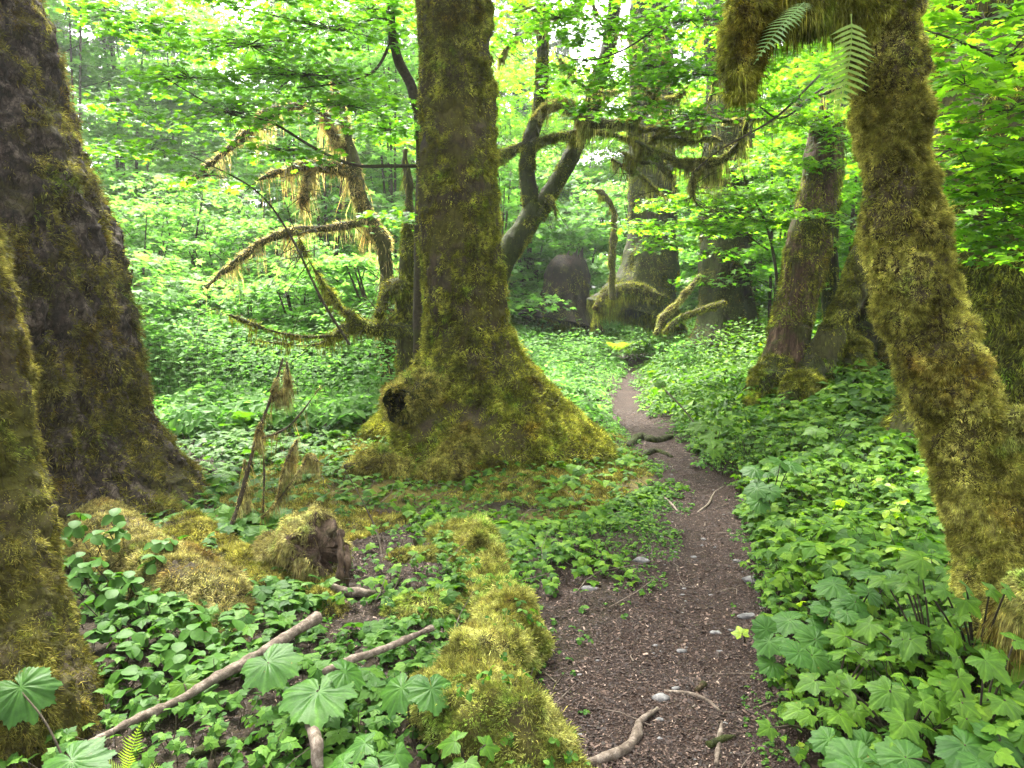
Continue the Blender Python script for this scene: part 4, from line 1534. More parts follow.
def lean(name, label, cat, rows, bm, seed, moss=('moss_olive', 9000, .05), ragged=True, base=None, disp=None):
    P, r = px_path(rows)
    b_ = P[0] if base is None else base
    root = thing(name, label, cat, P[0])
    A, mo = Acc(), Acc()
    dd = disp or bark_disp(.035, 14, 1.3, seed, .025, 3)
    V, F = bough(A, P, r, 44, .03, dd)
    if ragged:
        # splintered top
        top, d = P[-1], P[-1] - P[-2]
        d = d / np.linalg.norm(d)
        rr_ = np.random.default_rng(seed)
        for k in range(6):
            a = rr_.uniform(0, 6.28)
            o = top + np.array([math.cos(a), math.sin(a), 0]) * r[-1] * .7
            bough(A, [o - d * .2, o + d * rr_.uniform(.1, .35)], [r[-1] * .35, .004], 6, .05)
    A.build('trunk', M[bm], root)
    if moss:
        fuzz_moss(mo, V, F, moss[1], moss[2], .008, seed + 1, .1, .6, f=2)
        hang_moss(mo, V, F, moss[1] // 4, moss[2] * 3, .008, seed + 2)
        mo.build('moss', M[moss[0]], root, False)
    return root


lean('snag', 'leaning reddish brown snag with peeling bark beside the leaning maple', 'dead tree',
     [(774, 392, 9.2, 24), (782, 365, 9.2, 20), (795, 310, 9.2, 18), (806, 255, 9.2, 20), (818, 195, 9.2, 18), (826, 140, 9.2, 15), (829, 118, 9.2, 13)], 'bark_red', 631)
lean('snag', 'thin grey green stem leaning right, just beside the red snag', 'dead tree',
     [(808, 395, 9.0, 20), (822, 360, 9.0, 15), (840, 318, 9.1, 12), (856, 280, 9.2, 12), (868, 245, 9.3, 11), (884, 190, 9.5, 9)], 'bark_olive', 641, ('moss_olive', 18000, .04), ragged=False)
lean('snag', 'narrow dark stem standing upright between the two leaning snags', 'dead tree',
     [(838, 360, 10.2, 9), (832, 300, 10.2, 8), (830, 240, 10.2, 7), (834, 190, 10.2, 6), (836, 120, 10.2, 5)], 'bark_dark', 651, ('moss_olive', 2000, .05), False)
lean('snag', 'split reddish stump stem half hidden behind the leaning maple', 'dead tree',
     [(852, 372, 9.8, 20), (860, 330, 9.8, 16), (868, 290, 9.8, 13), (874, 262, 9.8, 9)], 'bark_red', 661, ('moss_olive', 4000, .05))
lean('snag', 'dark leaning stem right behind the leaning maple trunk', 'dead tree',
     [(905, 380, 9.0, 26), (900, 330, 9.2, 20), (893, 280, 9.4, 16), (885, 220, 9.6, 12)], 'bark_dark', 671, ('moss_dark', 4000, .05), False)


def fluted(seed, amp=.07, k=9):
    bd = bark_disp(.03, 5, 1.2, seed, .08, 1.2)
    def d(P, D, th, t):
        return bd(P, D, th, t) + amp * np.cos(th * k + 2 * vnoise(P * 1.2, seed)) * np.exp(-t * 3)
    return d


lean('tree_stump', 'dark mass added as shade in the gap between the two leaning snag stems', 'stump',
     [(842, 385, 9.7, 24), (843, 350, 9.7, 18), (846, 318, 9.7, 13), (848, 300, 9.7, 8)], 'wood_brown', 681, ('moss_dark', 2500, .05))  # dark body put here to deepen the shaded gap between the stems

for lab, rows, bm, seed, mm in (
        ('dark mossy trunk with flared base beyond the trail, under the moss garlands', [(636, 318, 18, 52), (642, 300, 18, 38), (649, 275, 18, 28), (652, 240, 18, 25), (653, 190, 18, 23), (652, 100, 18, 21), (650, -40, 18, 19), (650, -250, 18, 14)], 'bark_dark', 701, ('moss_olive', 14000, .09)),
        ('broad dark trunk between the garlanded trunk and the leaning red snag', [(728, 345, 16, 44), (727, 325, 16, 32), (726, 290, 16, 27), (726, 250, 16, 25), (727, 190, 16, 23), (728, 80, 16, 21), (728, -200, 16, 16)], 'bark_dark', 711, ('moss_dark', 12000, .09)),
        ('pale brown trunk beyond the far end of the trail', [(742, 335, 20, 14), (742, 300, 20, 12), (744, 230, 20, 11), (744, 100, 20, 10), (744, -200, 20, 7)], 'bark_dark', 716, ('moss_dark', 3000, .09))):
    lean('spruce_tree', lab, 'tree', rows, bm, seed, mm, False, disp=fluted(seed))
lean('tree_stump', 'weathered brown stump at the far end of the trail', 'stump',
     [(560, 324, 22, 40), (563, 308, 22, 29), (566, 290, 22, 23), (568, 272, 22, 21), (571, 258, 22, 14)], 'wood_brown', 721, ('moss_olive', 2500, .12), True, disp=fluted(721, .16, 13))

# mossy root arch at the foot of the garlanded trunk, fallen limbs beside it
def mossy_limb(name, label, cat, rows, seed, mt='moss_gold', n=8000, ln=.08, w=.01, bm='bark_moss', hang=.25):
    P, r = px_path(rows)
    root = thing(name, label, cat, P[0])
    A, mo = Acc(), Acc()
    V, F = bough(A, P, r, 18, .04, lump_disp(.03, 5, seed))
    A.build('wood', M[bm], root)
    fuzz_moss(mo, V, F, n, ln, w, seed + 1, None, .4, -2)
    if hang:
        hang_moss(mo, V, F, n // 2, hang, w, seed + 2)
    mo.build('moss', M[mt], root, False)
    return root


mossy_limb('fallen_branch', 'moss draped fallen limb at the foot of the garlanded trunk', 'branch', [(660, 300, 17, 6), (636, 290, 16.8, 7), (616, 292, 16.6, 7), (602, 300, 16.5, 5), (594, 310, 16.4, 2)], 731, 'moss_olive', 5000, .07, .01, hang=.3)
mossy_limb('fallen_branch', 'leaning mossy pole propped below the broad dark trunk', 'branch', [(656, 334, 14.5, 2.5), (664, 316, 14.6, 3), (680, 300, 14.8, 2.6), (700, 276, 15, 2)], 741, 'moss_hang', 2200, .05, .008, hang=0)
mossy_limb('fallen_branch', 'bent mossy pole lying beside the propped pole', 'branch', [(664, 333, 14.2, 2.5), (682, 318, 14.2, 3.2), (706, 308, 14.2, 3), (724, 303, 14.3, 3)], 751, 'moss_olive', 2200, .05, .008, hang=0)
mossy_limb('sapling', 'thin crooked sapling stem with a mossy top beyond the trail', 'tree', [(612, 300, 15, 2.6), (612, 262, 15, 3.2), (614, 230, 15, 2.6), (613, 210, 15, 2.6), (604, 195, 15, 2.5), (590, 188, 15, 1.5)], 756, 'moss_olive', 1500, .035, .007, 'bark_olive', hang=.14)

# mossy bank of trunk behind the leaning maple
lean('spruce_tree', 'broad moss curtained trunk in deep shade behind the leaning maple, right edge', 'tree',
     [(1005, 440, 6.6, 110), (1003, 400, 6.6, 92), (1000, 320, 6.6, 84), (1002, 240, 6.6, 80), (1008, 120, 6.6, 74), (1015, -50, 6.6, 66), (1020, -300, 6.6, 50)], 'bark_olive', 761, ('moss_olive', 60000, .08), False, disp=fluted(761, .06, 7))


# ---------------------------------------------------------------- far forest
def conifer(seed, H, lm, bm):
    r = np.random.default_rng(seed)
    root = thing('conifer_tree', 'far conifer', 'tree', (0, 0, 0))
    A = Acc()
    add_tube(A, [(0, 0, -.6), (0, 0, .6), (.1, 0, H * .4), (0, .1, H)], [.85, .6, .42, .05], 14, 40, bark_disp(.05, 2, .8, seed))
    L = Acc()
    z = 2.5
    ba, bb = [], []
    while z < H:
        k = r.integers(4, 7)
        ml = 4.2 * (1 - z / H) ** .7 + .5
        for a in r.uniform(0, 6.283, k):
            ln = ml * r.uniform(.55, 1.1)
            n = int(10 + ln * 13)
            t = r.random(n) ** .8
            droop = -.28 * ln
            C = np.stack([np.cos(a) * ln * t, np.sin(a) * ln * t, z + droop * t ** 1.6 + .15 * t], 1)
            side = np.array([-math.sin(a), math.cos(a), 0])
            C = C + side * (r.normal(0, .22, n) * (1 - .6 * t) * ln * .5)[:, None]
            N = np.stack([r.normal(0, .4, n) + np.cos(a) * .4, r.normal(0, .4, n) + np.sin(a) * .4, -np.ones(n) * .6], 1)
            v, f = blades(C, N / np.linalg.norm(N, axis=1)[:, None], .55, .13, .9, .3, seed + int(z * 9), 2.0, .8)
            L.add(v, f)
            ba.append([0, 0, z])
            bb.append([math.cos(a) * ln, math.sin(a) * ln, z + droop])
        z += r.uniform(.35, .6)
    twig_tubes(A, np.array(ba), np.array(bb), .04, .01, .15)
    A.build('trunk', M[bm], root)
    L.build('crown', M[lm], root, False)
    return root


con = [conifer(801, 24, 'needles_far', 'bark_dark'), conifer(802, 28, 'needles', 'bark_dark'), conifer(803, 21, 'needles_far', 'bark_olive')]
spots = []
for px, d in ((70, 44), (125, 52), (180, 46), (215, 60), (290, 50), (330, 64), (372, 46), (400, 55), (440, 48), (20, 36), (-60, 34), (250, 72), (150, 70), (520, 50), (560, 62), (640, 66), (690, 52), (745, 36), (790, 48), (835, 36), (880, 28), (930, 42), (980, 32), (1040, 27), (1100, 36), (480, 66), (720, 68), (860, 62), (-120, 45), (1010, 57), (370, 76)):
    spots.append((px, d))
first = set()
for k, (px, d) in enumerate(spots):
    t = k % 3
    o = con[t] if t not in first else copy_tree(con[t])
    first.add(t)
    p = Q(px, 330, d)
    o.location = Vector(on_ground(p[0], p[1]))
    o.rotation_euler = (0, 0, float(rng.uniform(0, 6.28)))
    s = float(rng.uniform(.85, 1.2))
    o.scale = (s, s, s)
    o['group'] = 'conifers in the far forest'
    if px < 420:
        o['label'] = 'hazy grey green conifer rising beyond the bright misty clearing'
    elif px < 700:
        o['label'] = 'far conifer behind the forked maple and the trail end'
    else:
        o['label'] = 'far conifer behind the leaning snags and the right maple'


def understory(seed, n, lm, H, size, wid=1.25):
    r = np.random.default_rng(seed)
    root = thing('understory_tree', 'understory', 'tree', (0, 0, 0))
    stems = []
    pl = []
    for k in range(4):
        a = r.uniform(0, 6.28)
        q = r.uniform(.3, .9)
        top = np.array([math.cos(a) * q, math.sin(a) * q, H * r.uniform(.75, 1)])
        stems.append(([(0.1 * math.cos(a), .1 * math.sin(a), -.2), top * [.35, .35, .5], top], [.05, .03, .01]))
    for k in range(13):
        z = H * (.18 + .82 * k / 13) + r.normal(0, .1)
        w = wid * math.sin(math.pi * (.18 + .72 * k / 13))
        a = r.uniform(0, 6.28)
        pl.append((np.array([math.cos(a) * w * .6, math.sin(a) * w * .6, z]), wid * .65, wid * .65, n // 13, np.array([0, 0, z * .9])))
    tw, lf = Acc(), Acc()
    for p, rd in stems:
        bough(tw, p, rd, 6, .2)
    for k, q in enumerate(pl):
        spray_plates([q[:4]], lf, tw, MAPLE5 if size > .08 else DIA, size, seed * 7 + k, q[4], .4)
    tw.build('trunk', M['twig'], root)
    lf.build('crown', M[lm], root, False)
    return root


und = [understory(851, 2400, 'leaf_pale', 3.6, .11), understory(852, 3000, 'leaf_maple', 5.0, .12, 1.6), understory(853, 2400, 'leaf_pale', 2.2, .10, 1.1), understory(854, 4200, 'leaf_lime', 8.5, .15, 2.3), understory(855, 4600, 'leaf_pale', 9.0, .13, 2.4)]
uspots = [(150, 15, 0), (215, 18, 0), (285, 17, 2), (330, 20, 0), (385, 18, 0), (180, 24, 0), (250, 27, 2), (320, 30, 0), (130, 21, 2), (100, 18, 0), (60, 22, 0), (400, 26, 1), (360, 15.5, 2), (575, 38, 1), (612, 40, 1), (690, 32, 1), (755, 22, 1), (770, 16, 1), (800, 18, 0), (845, 15, 1),
          (880, 20, 1), (900, 13.5, 2), (930, 17, 1), (970, 12, 1), (1010, 15, 0), (1060, 13, 1), (545, 38, 0), (640, 34, 0), (500, 22, 0), (430, 32, 0), (1090, 18, 1), (-20, 16, 0), (-80, 19, 0), (545, 24, 2), (705, 31, 1), (820, 26, 1),
          (535, 44, 3), (600, 46, 3), (630, 42, 3), (700, 40, 3), (755, 36, 3), (525, 25, 0), (585, 27, 0), (640, 26, 0), (560, 30, 0), (700, 25, 0), (610, 31, 2), (530, 24, 2), (665, 22, 2), (512, 38, 3), (548, 41, 3), (740, 19.5, 0), (800, 24, 3), (850, 19, 3), (910, 22, 3), (980, 18, 3), (1050, 20, 3), (500, 46, 3), (580, 50, 3), (660, 44, 3), (735, 46, 3), (820, 33, 3), (890, 30, 3), (960, 30, 3), (420, 30, 3), (100, 30, 0), (345, 36, 3), (60, 30, 0), (215, 29, 0), (310, 25, 0),
          (85, 25, 4), (135, 28, 4), (185, 28, 4), (295, 29, 4), (350, 28, 4), (395, 24, 4), (50, 33, 4), (160, 36, 4), (215, 38, 4), (270, 35, 4), (330, 38, 4), (110, 40, 4), (385, 37, 4), (-10, 28, 4),
          (165, 13, 2), (205, 13.5, 2), (250, 12.5, 2), (300, 12.5, 2), (340, 13, 2), (140, 14, 0), (225, 15, 0), (280, 14, 2), (380, 12.5, 2), (185, 16.5, 0), (120, 11, 2), (315, 15.5, 0), (260, 18, 0), (95, 13, 2)]
first = set()
for k, (px, d, t) in enumerate(uspots):
    o = und[t] if t not in first else copy_tree(und[t])
    first.add(t)
    p = Q(px, 330, d)
    o.location = Vector(on_ground(p[0], p[1]))
    o.rotation_euler = (0, 0, float(rng.uniform(0, 6.28)))
    s = float(rng.uniform(.8, 1.2)) * (1.0 if d < 20 else 1.5)
    o.scale = (s, s, s)
    o['group'] = 'leafy understory trees behind the trail'
    if px < 430:
        o['label'] = 'pale leafy understory tree in the misty clearing left of the tall spruce'
    elif px < 660:
        o['label'] = 'green understory tree past the far end of the trail'
    else:
        o['label'] = 'green understory tree among the dark trunks on the right'


# ---------------------------------------------------------------- undergrowth and ground cover (masses nobody could count)
def scatter_xy(n, d0, d1, px0, px1, seed, power=1.0):
    """random ground points in the wedge the camera looks at, evenly per square metre (power 1) or denser near by"""
    r = np.random.default_rng(seed)
    d = (d0 ** (2 * power) + r.random(n) * (d1 ** (2 * power) - d0 ** (2 * power))) ** (1 / (2 * power))
    px = r.uniform(px0, px1, n)
    return (px - 512) / FPX * d, d


def inside_tree(x, y):
    """keep clear of the big trunks"""
    a = np.hypot((x - TREE_C[0]) / 1.05, (y - TREE_C[1]) / .95) < .8
    b_ = np.hypot(x + 3.8, y - 5.5) < 1.15
    c = np.hypot(x + 2.3, y - 2.9) < .6
    return a | b_ | c


def cover(name, label, n, reg, tpl, mat_, size, height, seed, keep, power=1.0, tilt=.3, stalks=True):
    x, y = scatter_xy(n, *reg, seed, power)
    k = keep(x, y) & ~inside_tree(x, y)
    x, y = x[k], y[k]
    r = np.random.default_rng(seed + 1)
    n = len(x)
    z = hgt(x, y)
    hh = height * r.uniform(.35, 1.25, n) * (0.55 + .6 * (0.5 + .5 * vnoise(np.stack([x * 1.3, y * 1.3, 0 * x], 1), seed)))
    pd_ = path_d(x, y)
    hh *= .45 + .55 * smooth(0, .6, pd_)
    off = r.normal(0, .35, (n, 2)) * hh[:, None]
    pos = np.stack([x + off[:, 0], y + off[:, 1], z + hh], 1)
    N = np.stack([off[:, 0] * .7 / (hh + .05) + r.normal(0, tilt, n), off[:, 1] * .7 / (hh + .05) + r.normal(-.1, tilt, n), np.ones(n)], 1)
    sz = size * r.uniform(.5, 1.35, n) * (1 + .5 * np.clip(fbm(np.stack([x * 1.7, y * 1.7, 0 * x], 1), 2, seed + 5), -1, 1)) * (.6 + .4 * smooth(0, .5, pd_))
    A = Acc()
    v, f = place(tpl, pos, frames(N, r.uniform(0, 6.283, n)), sz)
    A.add(v, f)
    o = A.build(name, M[mat_], None, False)
    tag(o, label, 'plants', kind='stuff')
    if stalks:
        S_ = Acc()
        twig_tubes(S_, np.stack([x, y, z - .02], 1), pos, .0022, .0016)
        so = S_.build('stalks', M['twig'], o, False)
        so['kind'] = 'stuff'
    return o


def right_keep(thr=0.02, dens=1.0):
    def k(x, y):
        r = np.random.default_rng(5)
        return (x > path_x(y)) & (path_d(x, y) + .12 * vnoise(np.stack([x * 4, y * 4, 0 * x], 1), 8) > thr) & (r.random(x.shape) < dens)
    return k


def left_keep(f):
    def k(x, y):
        r = np.random.default_rng(6)
        pd_ = path_d(x, y)
        base = (x < path_x(y)) & (pd_ > .03 + .12 * vnoise(np.stack([x * 4, y * 4, 0 * x], 1), 8))
        dens = np.ones_like(x) * f
        lit_ = poly_mask(x, y, LITTER_POLY)
        lit2 = poly_mask(x, y, LITTER2_POLY)
        mo_ = poly_mask(x, y, MOSS_POLY)
        lf_ = poly_mask(x, y, LFORE_POLY)
        dens = np.where(lf_, .85 * f, dens)
        dens = np.where(lit_, .16 * f, dens)
        dens = np.where(lit2, .2 * f, dens)
        pat = smooth(-.2, .35, fbm(np.stack([x * 1.1, y * 1.1, 0 * x], 1), 3, 33))
        dens = np.where(mo_, dens * (.2 + .5 * pat), dens)
        return base & (r.random(x.shape) < dens)
    return k


GC = 'ground_cover'
cover(GC, 'dense three leaflet plants carpeting the bank right of the trail', 21000, (1.3, 8.5, 520, 1420), TRI_NEAR, 'leaf_ground', .062, .27, 901, right_keep(), .9, tilt=.2)
cover(GC, 'lower leafy plants filling gaps on the right bank', 19000, (1.3, 9.0, 520, 1420), TRI_OV, 'leaf_cool', .034, .12, 903, right_keep(-.03), .9)
cover(GC, 'narrow five leaflet plants mixed into the right bank', 5000, (2.4, 9.0, 520, 1150), FIVE, 'leaf_ground', .055, .30, 904, right_keep(0, .8), .9)
cover(GC, 'leafy plants spreading up the slope beyond the trail bend', 42000, (7.5, 26, 480, 1150), TRI_OV_MID, 'leaf_ground', .10, .30, 905, right_keep(), .7, stalks=False)
cover(GC, 'bright low plants along the far trail', 14000, (7.0, 34, 500, 900), TRI_OV_MID, 'leaf_pale', .10, .18, 907, right_keep(-.05), .7, stalks=False)
cover(GC, 'bright low plants left of the far trail', 14000, (8.4, 34, 480, 660), TRI_OV_MID, 'leaf_pale', .10, .2, 908, left_keep(1.0), .7, stalks=False)
cover(GC, 'three leaflet plants between the tall spruce and the trail', 8500, (3.6, 9, 330, 720), TRI_NEAR, 'leaf_ground', .042, .09, 911, left_keep(.9), 1.0)
cover(GC, 'tiny clover like leaves scattered over the mossy ground', 16000, (2.2, 9, 200, 700), TRI_OV, 'leaf_cool', .026, .05, 913, left_keep(.7), .9, stalks=False)
cover(GC, 'small leaves among the sticks in the lower left', 3600, (1.4, 4.4, -420, 470), TRI_NEAR, 'leaf_cool', .042, .10, 915, left_keep(.8), 1.0)
cover(GC, 'scattered small leaves on the floor by the dead saplings', 8000, (4.6, 9.5, -420, 340), TRI_NEAR, 'leaf_cool', .06, .12, 917, left_keep(.8), .8)
cover(GC, 'pale leafy thicket floor in the misty clearing', 52000, (8.2, 30, -120, 520), TRI_OV_MID, 'leaf_pale', .11, .36, 921, left_keep(1.0), .75, stalks=False)


cover(GC, 'small yellowing leaves among the plants on the right bank', 500, (2.4, 9.0, 520, 1150), TRI_OV, 'leaf_yellow', .04, .28, 931, right_keep(), .9)
cover(GC, 'tiny creeping leaves fraying the trail edges', 16000, (2.0, 9.5, 520, 800), TRI_OV, 'leaf_cool', .022, .03, 933, lambda x, y: (path_d(x, y) > -.10) & (path_d(x, y) < .2) & (fbm(np.stack([x * 3, y * 3, 0 * x], 1), 2, 55) > .12) & ~poly_mask(x, y, LITTER_POLY), .9, stalks=False)


def thicket(name, label, n, reg, size, h0, h1, mat_, seed, keep, power=.7):
    """waist high leafy undergrowth: small layered leaves on fine stems"""
    r = np.random.default_rng(seed)
    x, y = scatter_xy(n, *reg, seed, power)
    k = keep(x, y) & ~inside_tree(x, y)
    x, y = x[k], y[k]
    n = len(x)
    z = hgt(x, y)
    top = (h0 + (h1 - h0) * (.5 + .5 * np.clip(fbm(np.stack([x * .55, y * .55, 0 * x], 1), 3, seed), -1, 1)))
    A, B = Acc(), Acc()
    m = 26
    t = r.random((n, m)) ** .7
    hh = top[:, None] * (.25 + .8 * t)
    rad = .12 + .3 * r.random((n, m)) * (1.1 - .4 * t)
    a = r.uniform(0, 6.283, (n, m))
    pos = np.stack([x[:, None] + np.cos(a) * rad, y[:, None] + np.sin(a) * rad, z[:, None] + np.round(hh * 9) / 9 + r.normal(0, .02, (n, m))], -1).reshape(-1, 3)
    nn = len(pos)
    N = np.stack([r.normal(0, .3, nn), r.normal(-.1, .3, nn), np.ones(nn)], 1)
    A.add(*place(DIA, pos, frames(N, r.uniform(0, 6.283, nn)), size * r.uniform(.6, 1.3, nn)))
    o = A.build(name, M[mat_], None, False)
    tag(o, label, 'undergrowth', kind='stuff')
    twig_tubes(B, np.stack([x, y, z - .02], 1), np.stack([x + r.normal(0, .12, n), y + r.normal(0, .12, n), z + top * .8], 1), .003, .001)
    s_ = B.build('stems', M['twig'], o, False)
    s_['kind'] = 'stuff'
    return o


thicket('undergrowth', 'waist high pale thicket filling the clearing left of the tall spruce', 3800, (9.4, 26, -150, 440), .085, .35, 1.9, 'leaf_pale', 931, lambda x, y: x < TREE_C[0] - .2)
thicket('undergrowth', 'shrubby undergrowth on the right behind the snags', 1500, (10.5, 26, 690, 1150), .09, .4, 1.3, 'leaf_ground', 941, lambda x, y: path_d(x, y) > 1.2)
thicket('undergrowth', 'low shrubs at the far end of the trail', 900, (14, 34, 490, 720), .10, .3, .9, 'leaf_pale', 951, lambda x, y: path_d(x, y) > .5)


def dry_twigs():
    r = np.random.default_rng(955)
    x, y = scatter_xy(520, 2.1, 10, 60, 1100, 956, .7)
    k = ~inside_tree(x, y)
    x, y = x[k], y[k]
    n = len(x)
    a, ln = r.uniform(0, 6.283, n), r.uniform(.05, .35, n)
    up = np.where(path_d(x, y) < .05, 0.0, r.uniform(0, .16, n))
    A0 = np.stack([x, y, hgt(x, y) + .006], 1)
    x2, y2 = x + np.cos(a) * ln, y + np.sin(a) * ln
    B0 = np.stack([x2, y2, hgt(x2, y2) + .006 + up], 1)
    T = Acc()
    twig_tubes(T, A0, B0, r.uniform(.0018, .005, n), .0012, r.normal(0, .012, n), 5)
    tag(T.build('dry_twigs', M['bark_grey']), 'thin dry twigs strewn over the soil and through the plants', 'twigs', kind='stuff')


dry_twigs()

# ---------------------------------------------------------------- litter, pebbles, moss on the floor
def litter():
    r = np.random.default_rng(961)
    x, y = scatter_xy(520000, 1.9, 11, 60, 830, 962, .5)
    pd_ = path_d(x, y)
    w = np.where(pd_ < .12, 1.0, 0.0)
    w = np.maximum(w, poly_mask(x, y, LITTER_POLY) * 1.0)
    w = np.maximum(w, poly_mask(x, y, LITTER2_POLY) * .8)
    w = np.maximum(w, (x < path_x(y)) * (.18 + .3 * poly_mask(x, y, LFORE_POLY)))
    k = r.random(len(x)) < w
    x, y = x[k], y[k]
    n = len(x)
    tp = (np.array([[-.5, 0, 0], [.5, -.12, .0], [.55, .1, .03], [-.45, .14, .05]]), np.array([[0, 1, 2, 3]]))
    N = np.stack([r.normal(0, .35, n), r.normal(0, .35, n), np.ones(n)], 1)
    ln = .004 + .006 * r.random(n) + .018 * r.random(n) ** 14
    sc = np.stack([ln, ln * r.uniform(.8, 3.2, n), ln], 1)
    v, f = place(tp, np.stack([x, y, hgt(x, y) + .004], 1), frames(N, r.uniform(0, 6.283, n)), sc)
    tag(mk('leaf_litter', v, f, M['litter'], None, False), 'brown needle and leaf crumbs strewn over the bare soil', 'litter', kind='stuff')


litter()


def stone(seed, s):
    r = np.random.default_rng(seed)
    th, ph_ = np.meshgrid(np.linspace(0, 2 * math.pi, 14, endpoint=False), np.linspace(0, math.pi, 9))
    D = np.stack([np.cos(th) * np.sin(ph_), np.sin(th) * np.sin(ph_), np.cos(ph_)], -1)
    q = 1 + .28 * fbm(D * 1.4 + seed, 2, seed)
    P = D * q[..., None] * s * np.array([1.25, .85, .45])
    V = P.reshape(-1, 3)
    i = np.arange(8)[:, None] * 14
    j = np.arange(14)[None]
    jn_ = (j + 1) % 14
    return V, np.stack([i + j, i + 14 + j, i + 14 + jn_, i + jn_], -1).reshape(-1, 4)


r = np.random.default_rng(971)
A = Acc()
x, y = scatter_xy(420, 2.0, 9, 560, 800, 972, .6)
k = (path_d(x, y) < .1) & (path_d(x, y) > -.5)
for a, b_ in zip(x[k], y[k]):
    V, F = stone(int(r.integers(1e6)), float(.003 + .012 * r.random() ** 4))
    A.add(V + on_ground(a, b_, .002), F)
tag(A.build('gravel', M['stone']), 'tiny grey pebbles bedded in the dirt trail', 'gravel', kind='stuff')
for lab, px, py, s in (('flat grey stone half buried at the left edge of the trail', 640, 562, .05), ('grey stone lying at the right trail edge by the leaves', 752, 582, .05), ('grey stone right of the trail above the yellow leaf', 748, 618, .045),
                       ('small grey stone in the middle of the trail', 682, 652, .024), ('flat grey stone in the trail beside the thin roots', 662, 700, .035), ('small grey stone at the left of the litter patch', 590, 590, .04),
                       ('grey pebble near the trail centre by the left plants', 694, 558, .022), ('grey stone on the right edge at the trail bend', 737, 562, .028), ('round stone at the upper right trail edge below the bend', 730, 470, .04),
                       ('grey pebble beside the lime leaf on the trail', 716, 634, .028)):
    V, F = stone(px, s * .85)
    p = G(px, py)
    tag(mk('stone', V + p + [0, 0, s * .2], F, M['stone']), lab, 'stone', 'stones along the trail')


def floor_moss():
    # cushions of moss on the floor round the tall spruce
    r = np.random.default_rng(981)
    x, y = scatter_xy(420000, 3.0, 10, 190, 680, 982, .9)
    k = poly_mask(x, y, MOSS_POLY) & (path_d(x, y) > .1)
    x, y = x[k], y[k]
    dn = smooth(-.25, .3, fbm(np.stack([x * 1.6, y * 1.6, 0 * x], 1), 3, 12) + .15)
    k = r.random(len(x)) < dn
    x, y = x[k], y[k]
    P = np.stack([x, y, hgt(x, y)], 1)
    v, f = blades(P, np.repeat([[0, 0, 1.0]], len(P), 0), .045, .006, .1, .9, 983, 8)
    tag(mk('moss_carpet', v, f, M['moss_gold'], None, False), 'golden moss carpet over the ground around the tall spruce', 'moss', kind='stuff')


floor_moss()


# ---------------------------------------------------------------- mossy log in the foreground, stump, sticks
def log_front():
    pts = [(610, 820, 2.25, .04), (560, 788, 2.4, .13), (505, 752, 2.6, .185), (466, 722, 2.8, .18), (472, 690, 3.0, .165), (490, 662, 3.2, .155), (502, 640, 3.45, .155), (500, 618, 3.75, .14), (490, 588, 4.15, .14), (476, 562, 4.5, .165), (458, 549, 4.85, .165), (436, 546, 5.15, .09), (415, 548, 5.35, .03)]
    P = np.array([Q(a, b_, d) for a, b_, d, q in pts])
    root = thing('mossy_log', 'rotten log thick with yellow green moss at bottom centre beside the trail', 'log', on_ground(P[2, 0], P[2, 1]))
    A, mo = Acc(), Acc()
    V, F = bough(A, P, [q[3] for q in pts], 70, .015, lambda p, D, th, t: lump_disp(.065, 5, 1001)(p, D, th, t) + .07 * cushions(p, 6, 64) - .035)
    A.build('wood', M['bark_moss'], root)
    fuzz_moss(mo, V, F, 160000, .020, .0027, 1002, -.1, .2, clump=10, up=.4, f=5, tuft=.028)
    fuzz_moss(mo, V, F, 50000, .014, .0026, 1004, -.4, .2, clump=10, up=.4)
    fuzz_moss(mo, V, F, 34000, .032, .0, 1003, -.2, .15, clump=8, up=.4, shoot=True)
    mo.build('moss', M['moss_yellow'], root, False)
    return V, F


LOGV, LOGF = log_front()
Pp, N = sample(LOGV, LOGF, 110, 1009, lambda Mc, Nn: (Nn[:, 2] > .35) * smooth(-.1, .3, fbm(Mc * 4, 2, 9)), -2)
rs = np.random.default_rng(1010)
A = Acc()
A.add(*place(TRI_OV, Pp + np.stack([rs.normal(0, .01, len(Pp)), rs.normal(0, .01, len(Pp)), rs.uniform(.03, .06, len(Pp))], 1), frames(N + rs.normal(0, .3, N.shape), rs.uniform(0, 6.28, len(Pp))), rs.uniform(.014, .032, len(Pp))))
tag(A.build('seedlings', M['leaf_cool'], None, False), 'tiny seedlings sprouting on the mossy log', 'plants', kind='stuff')


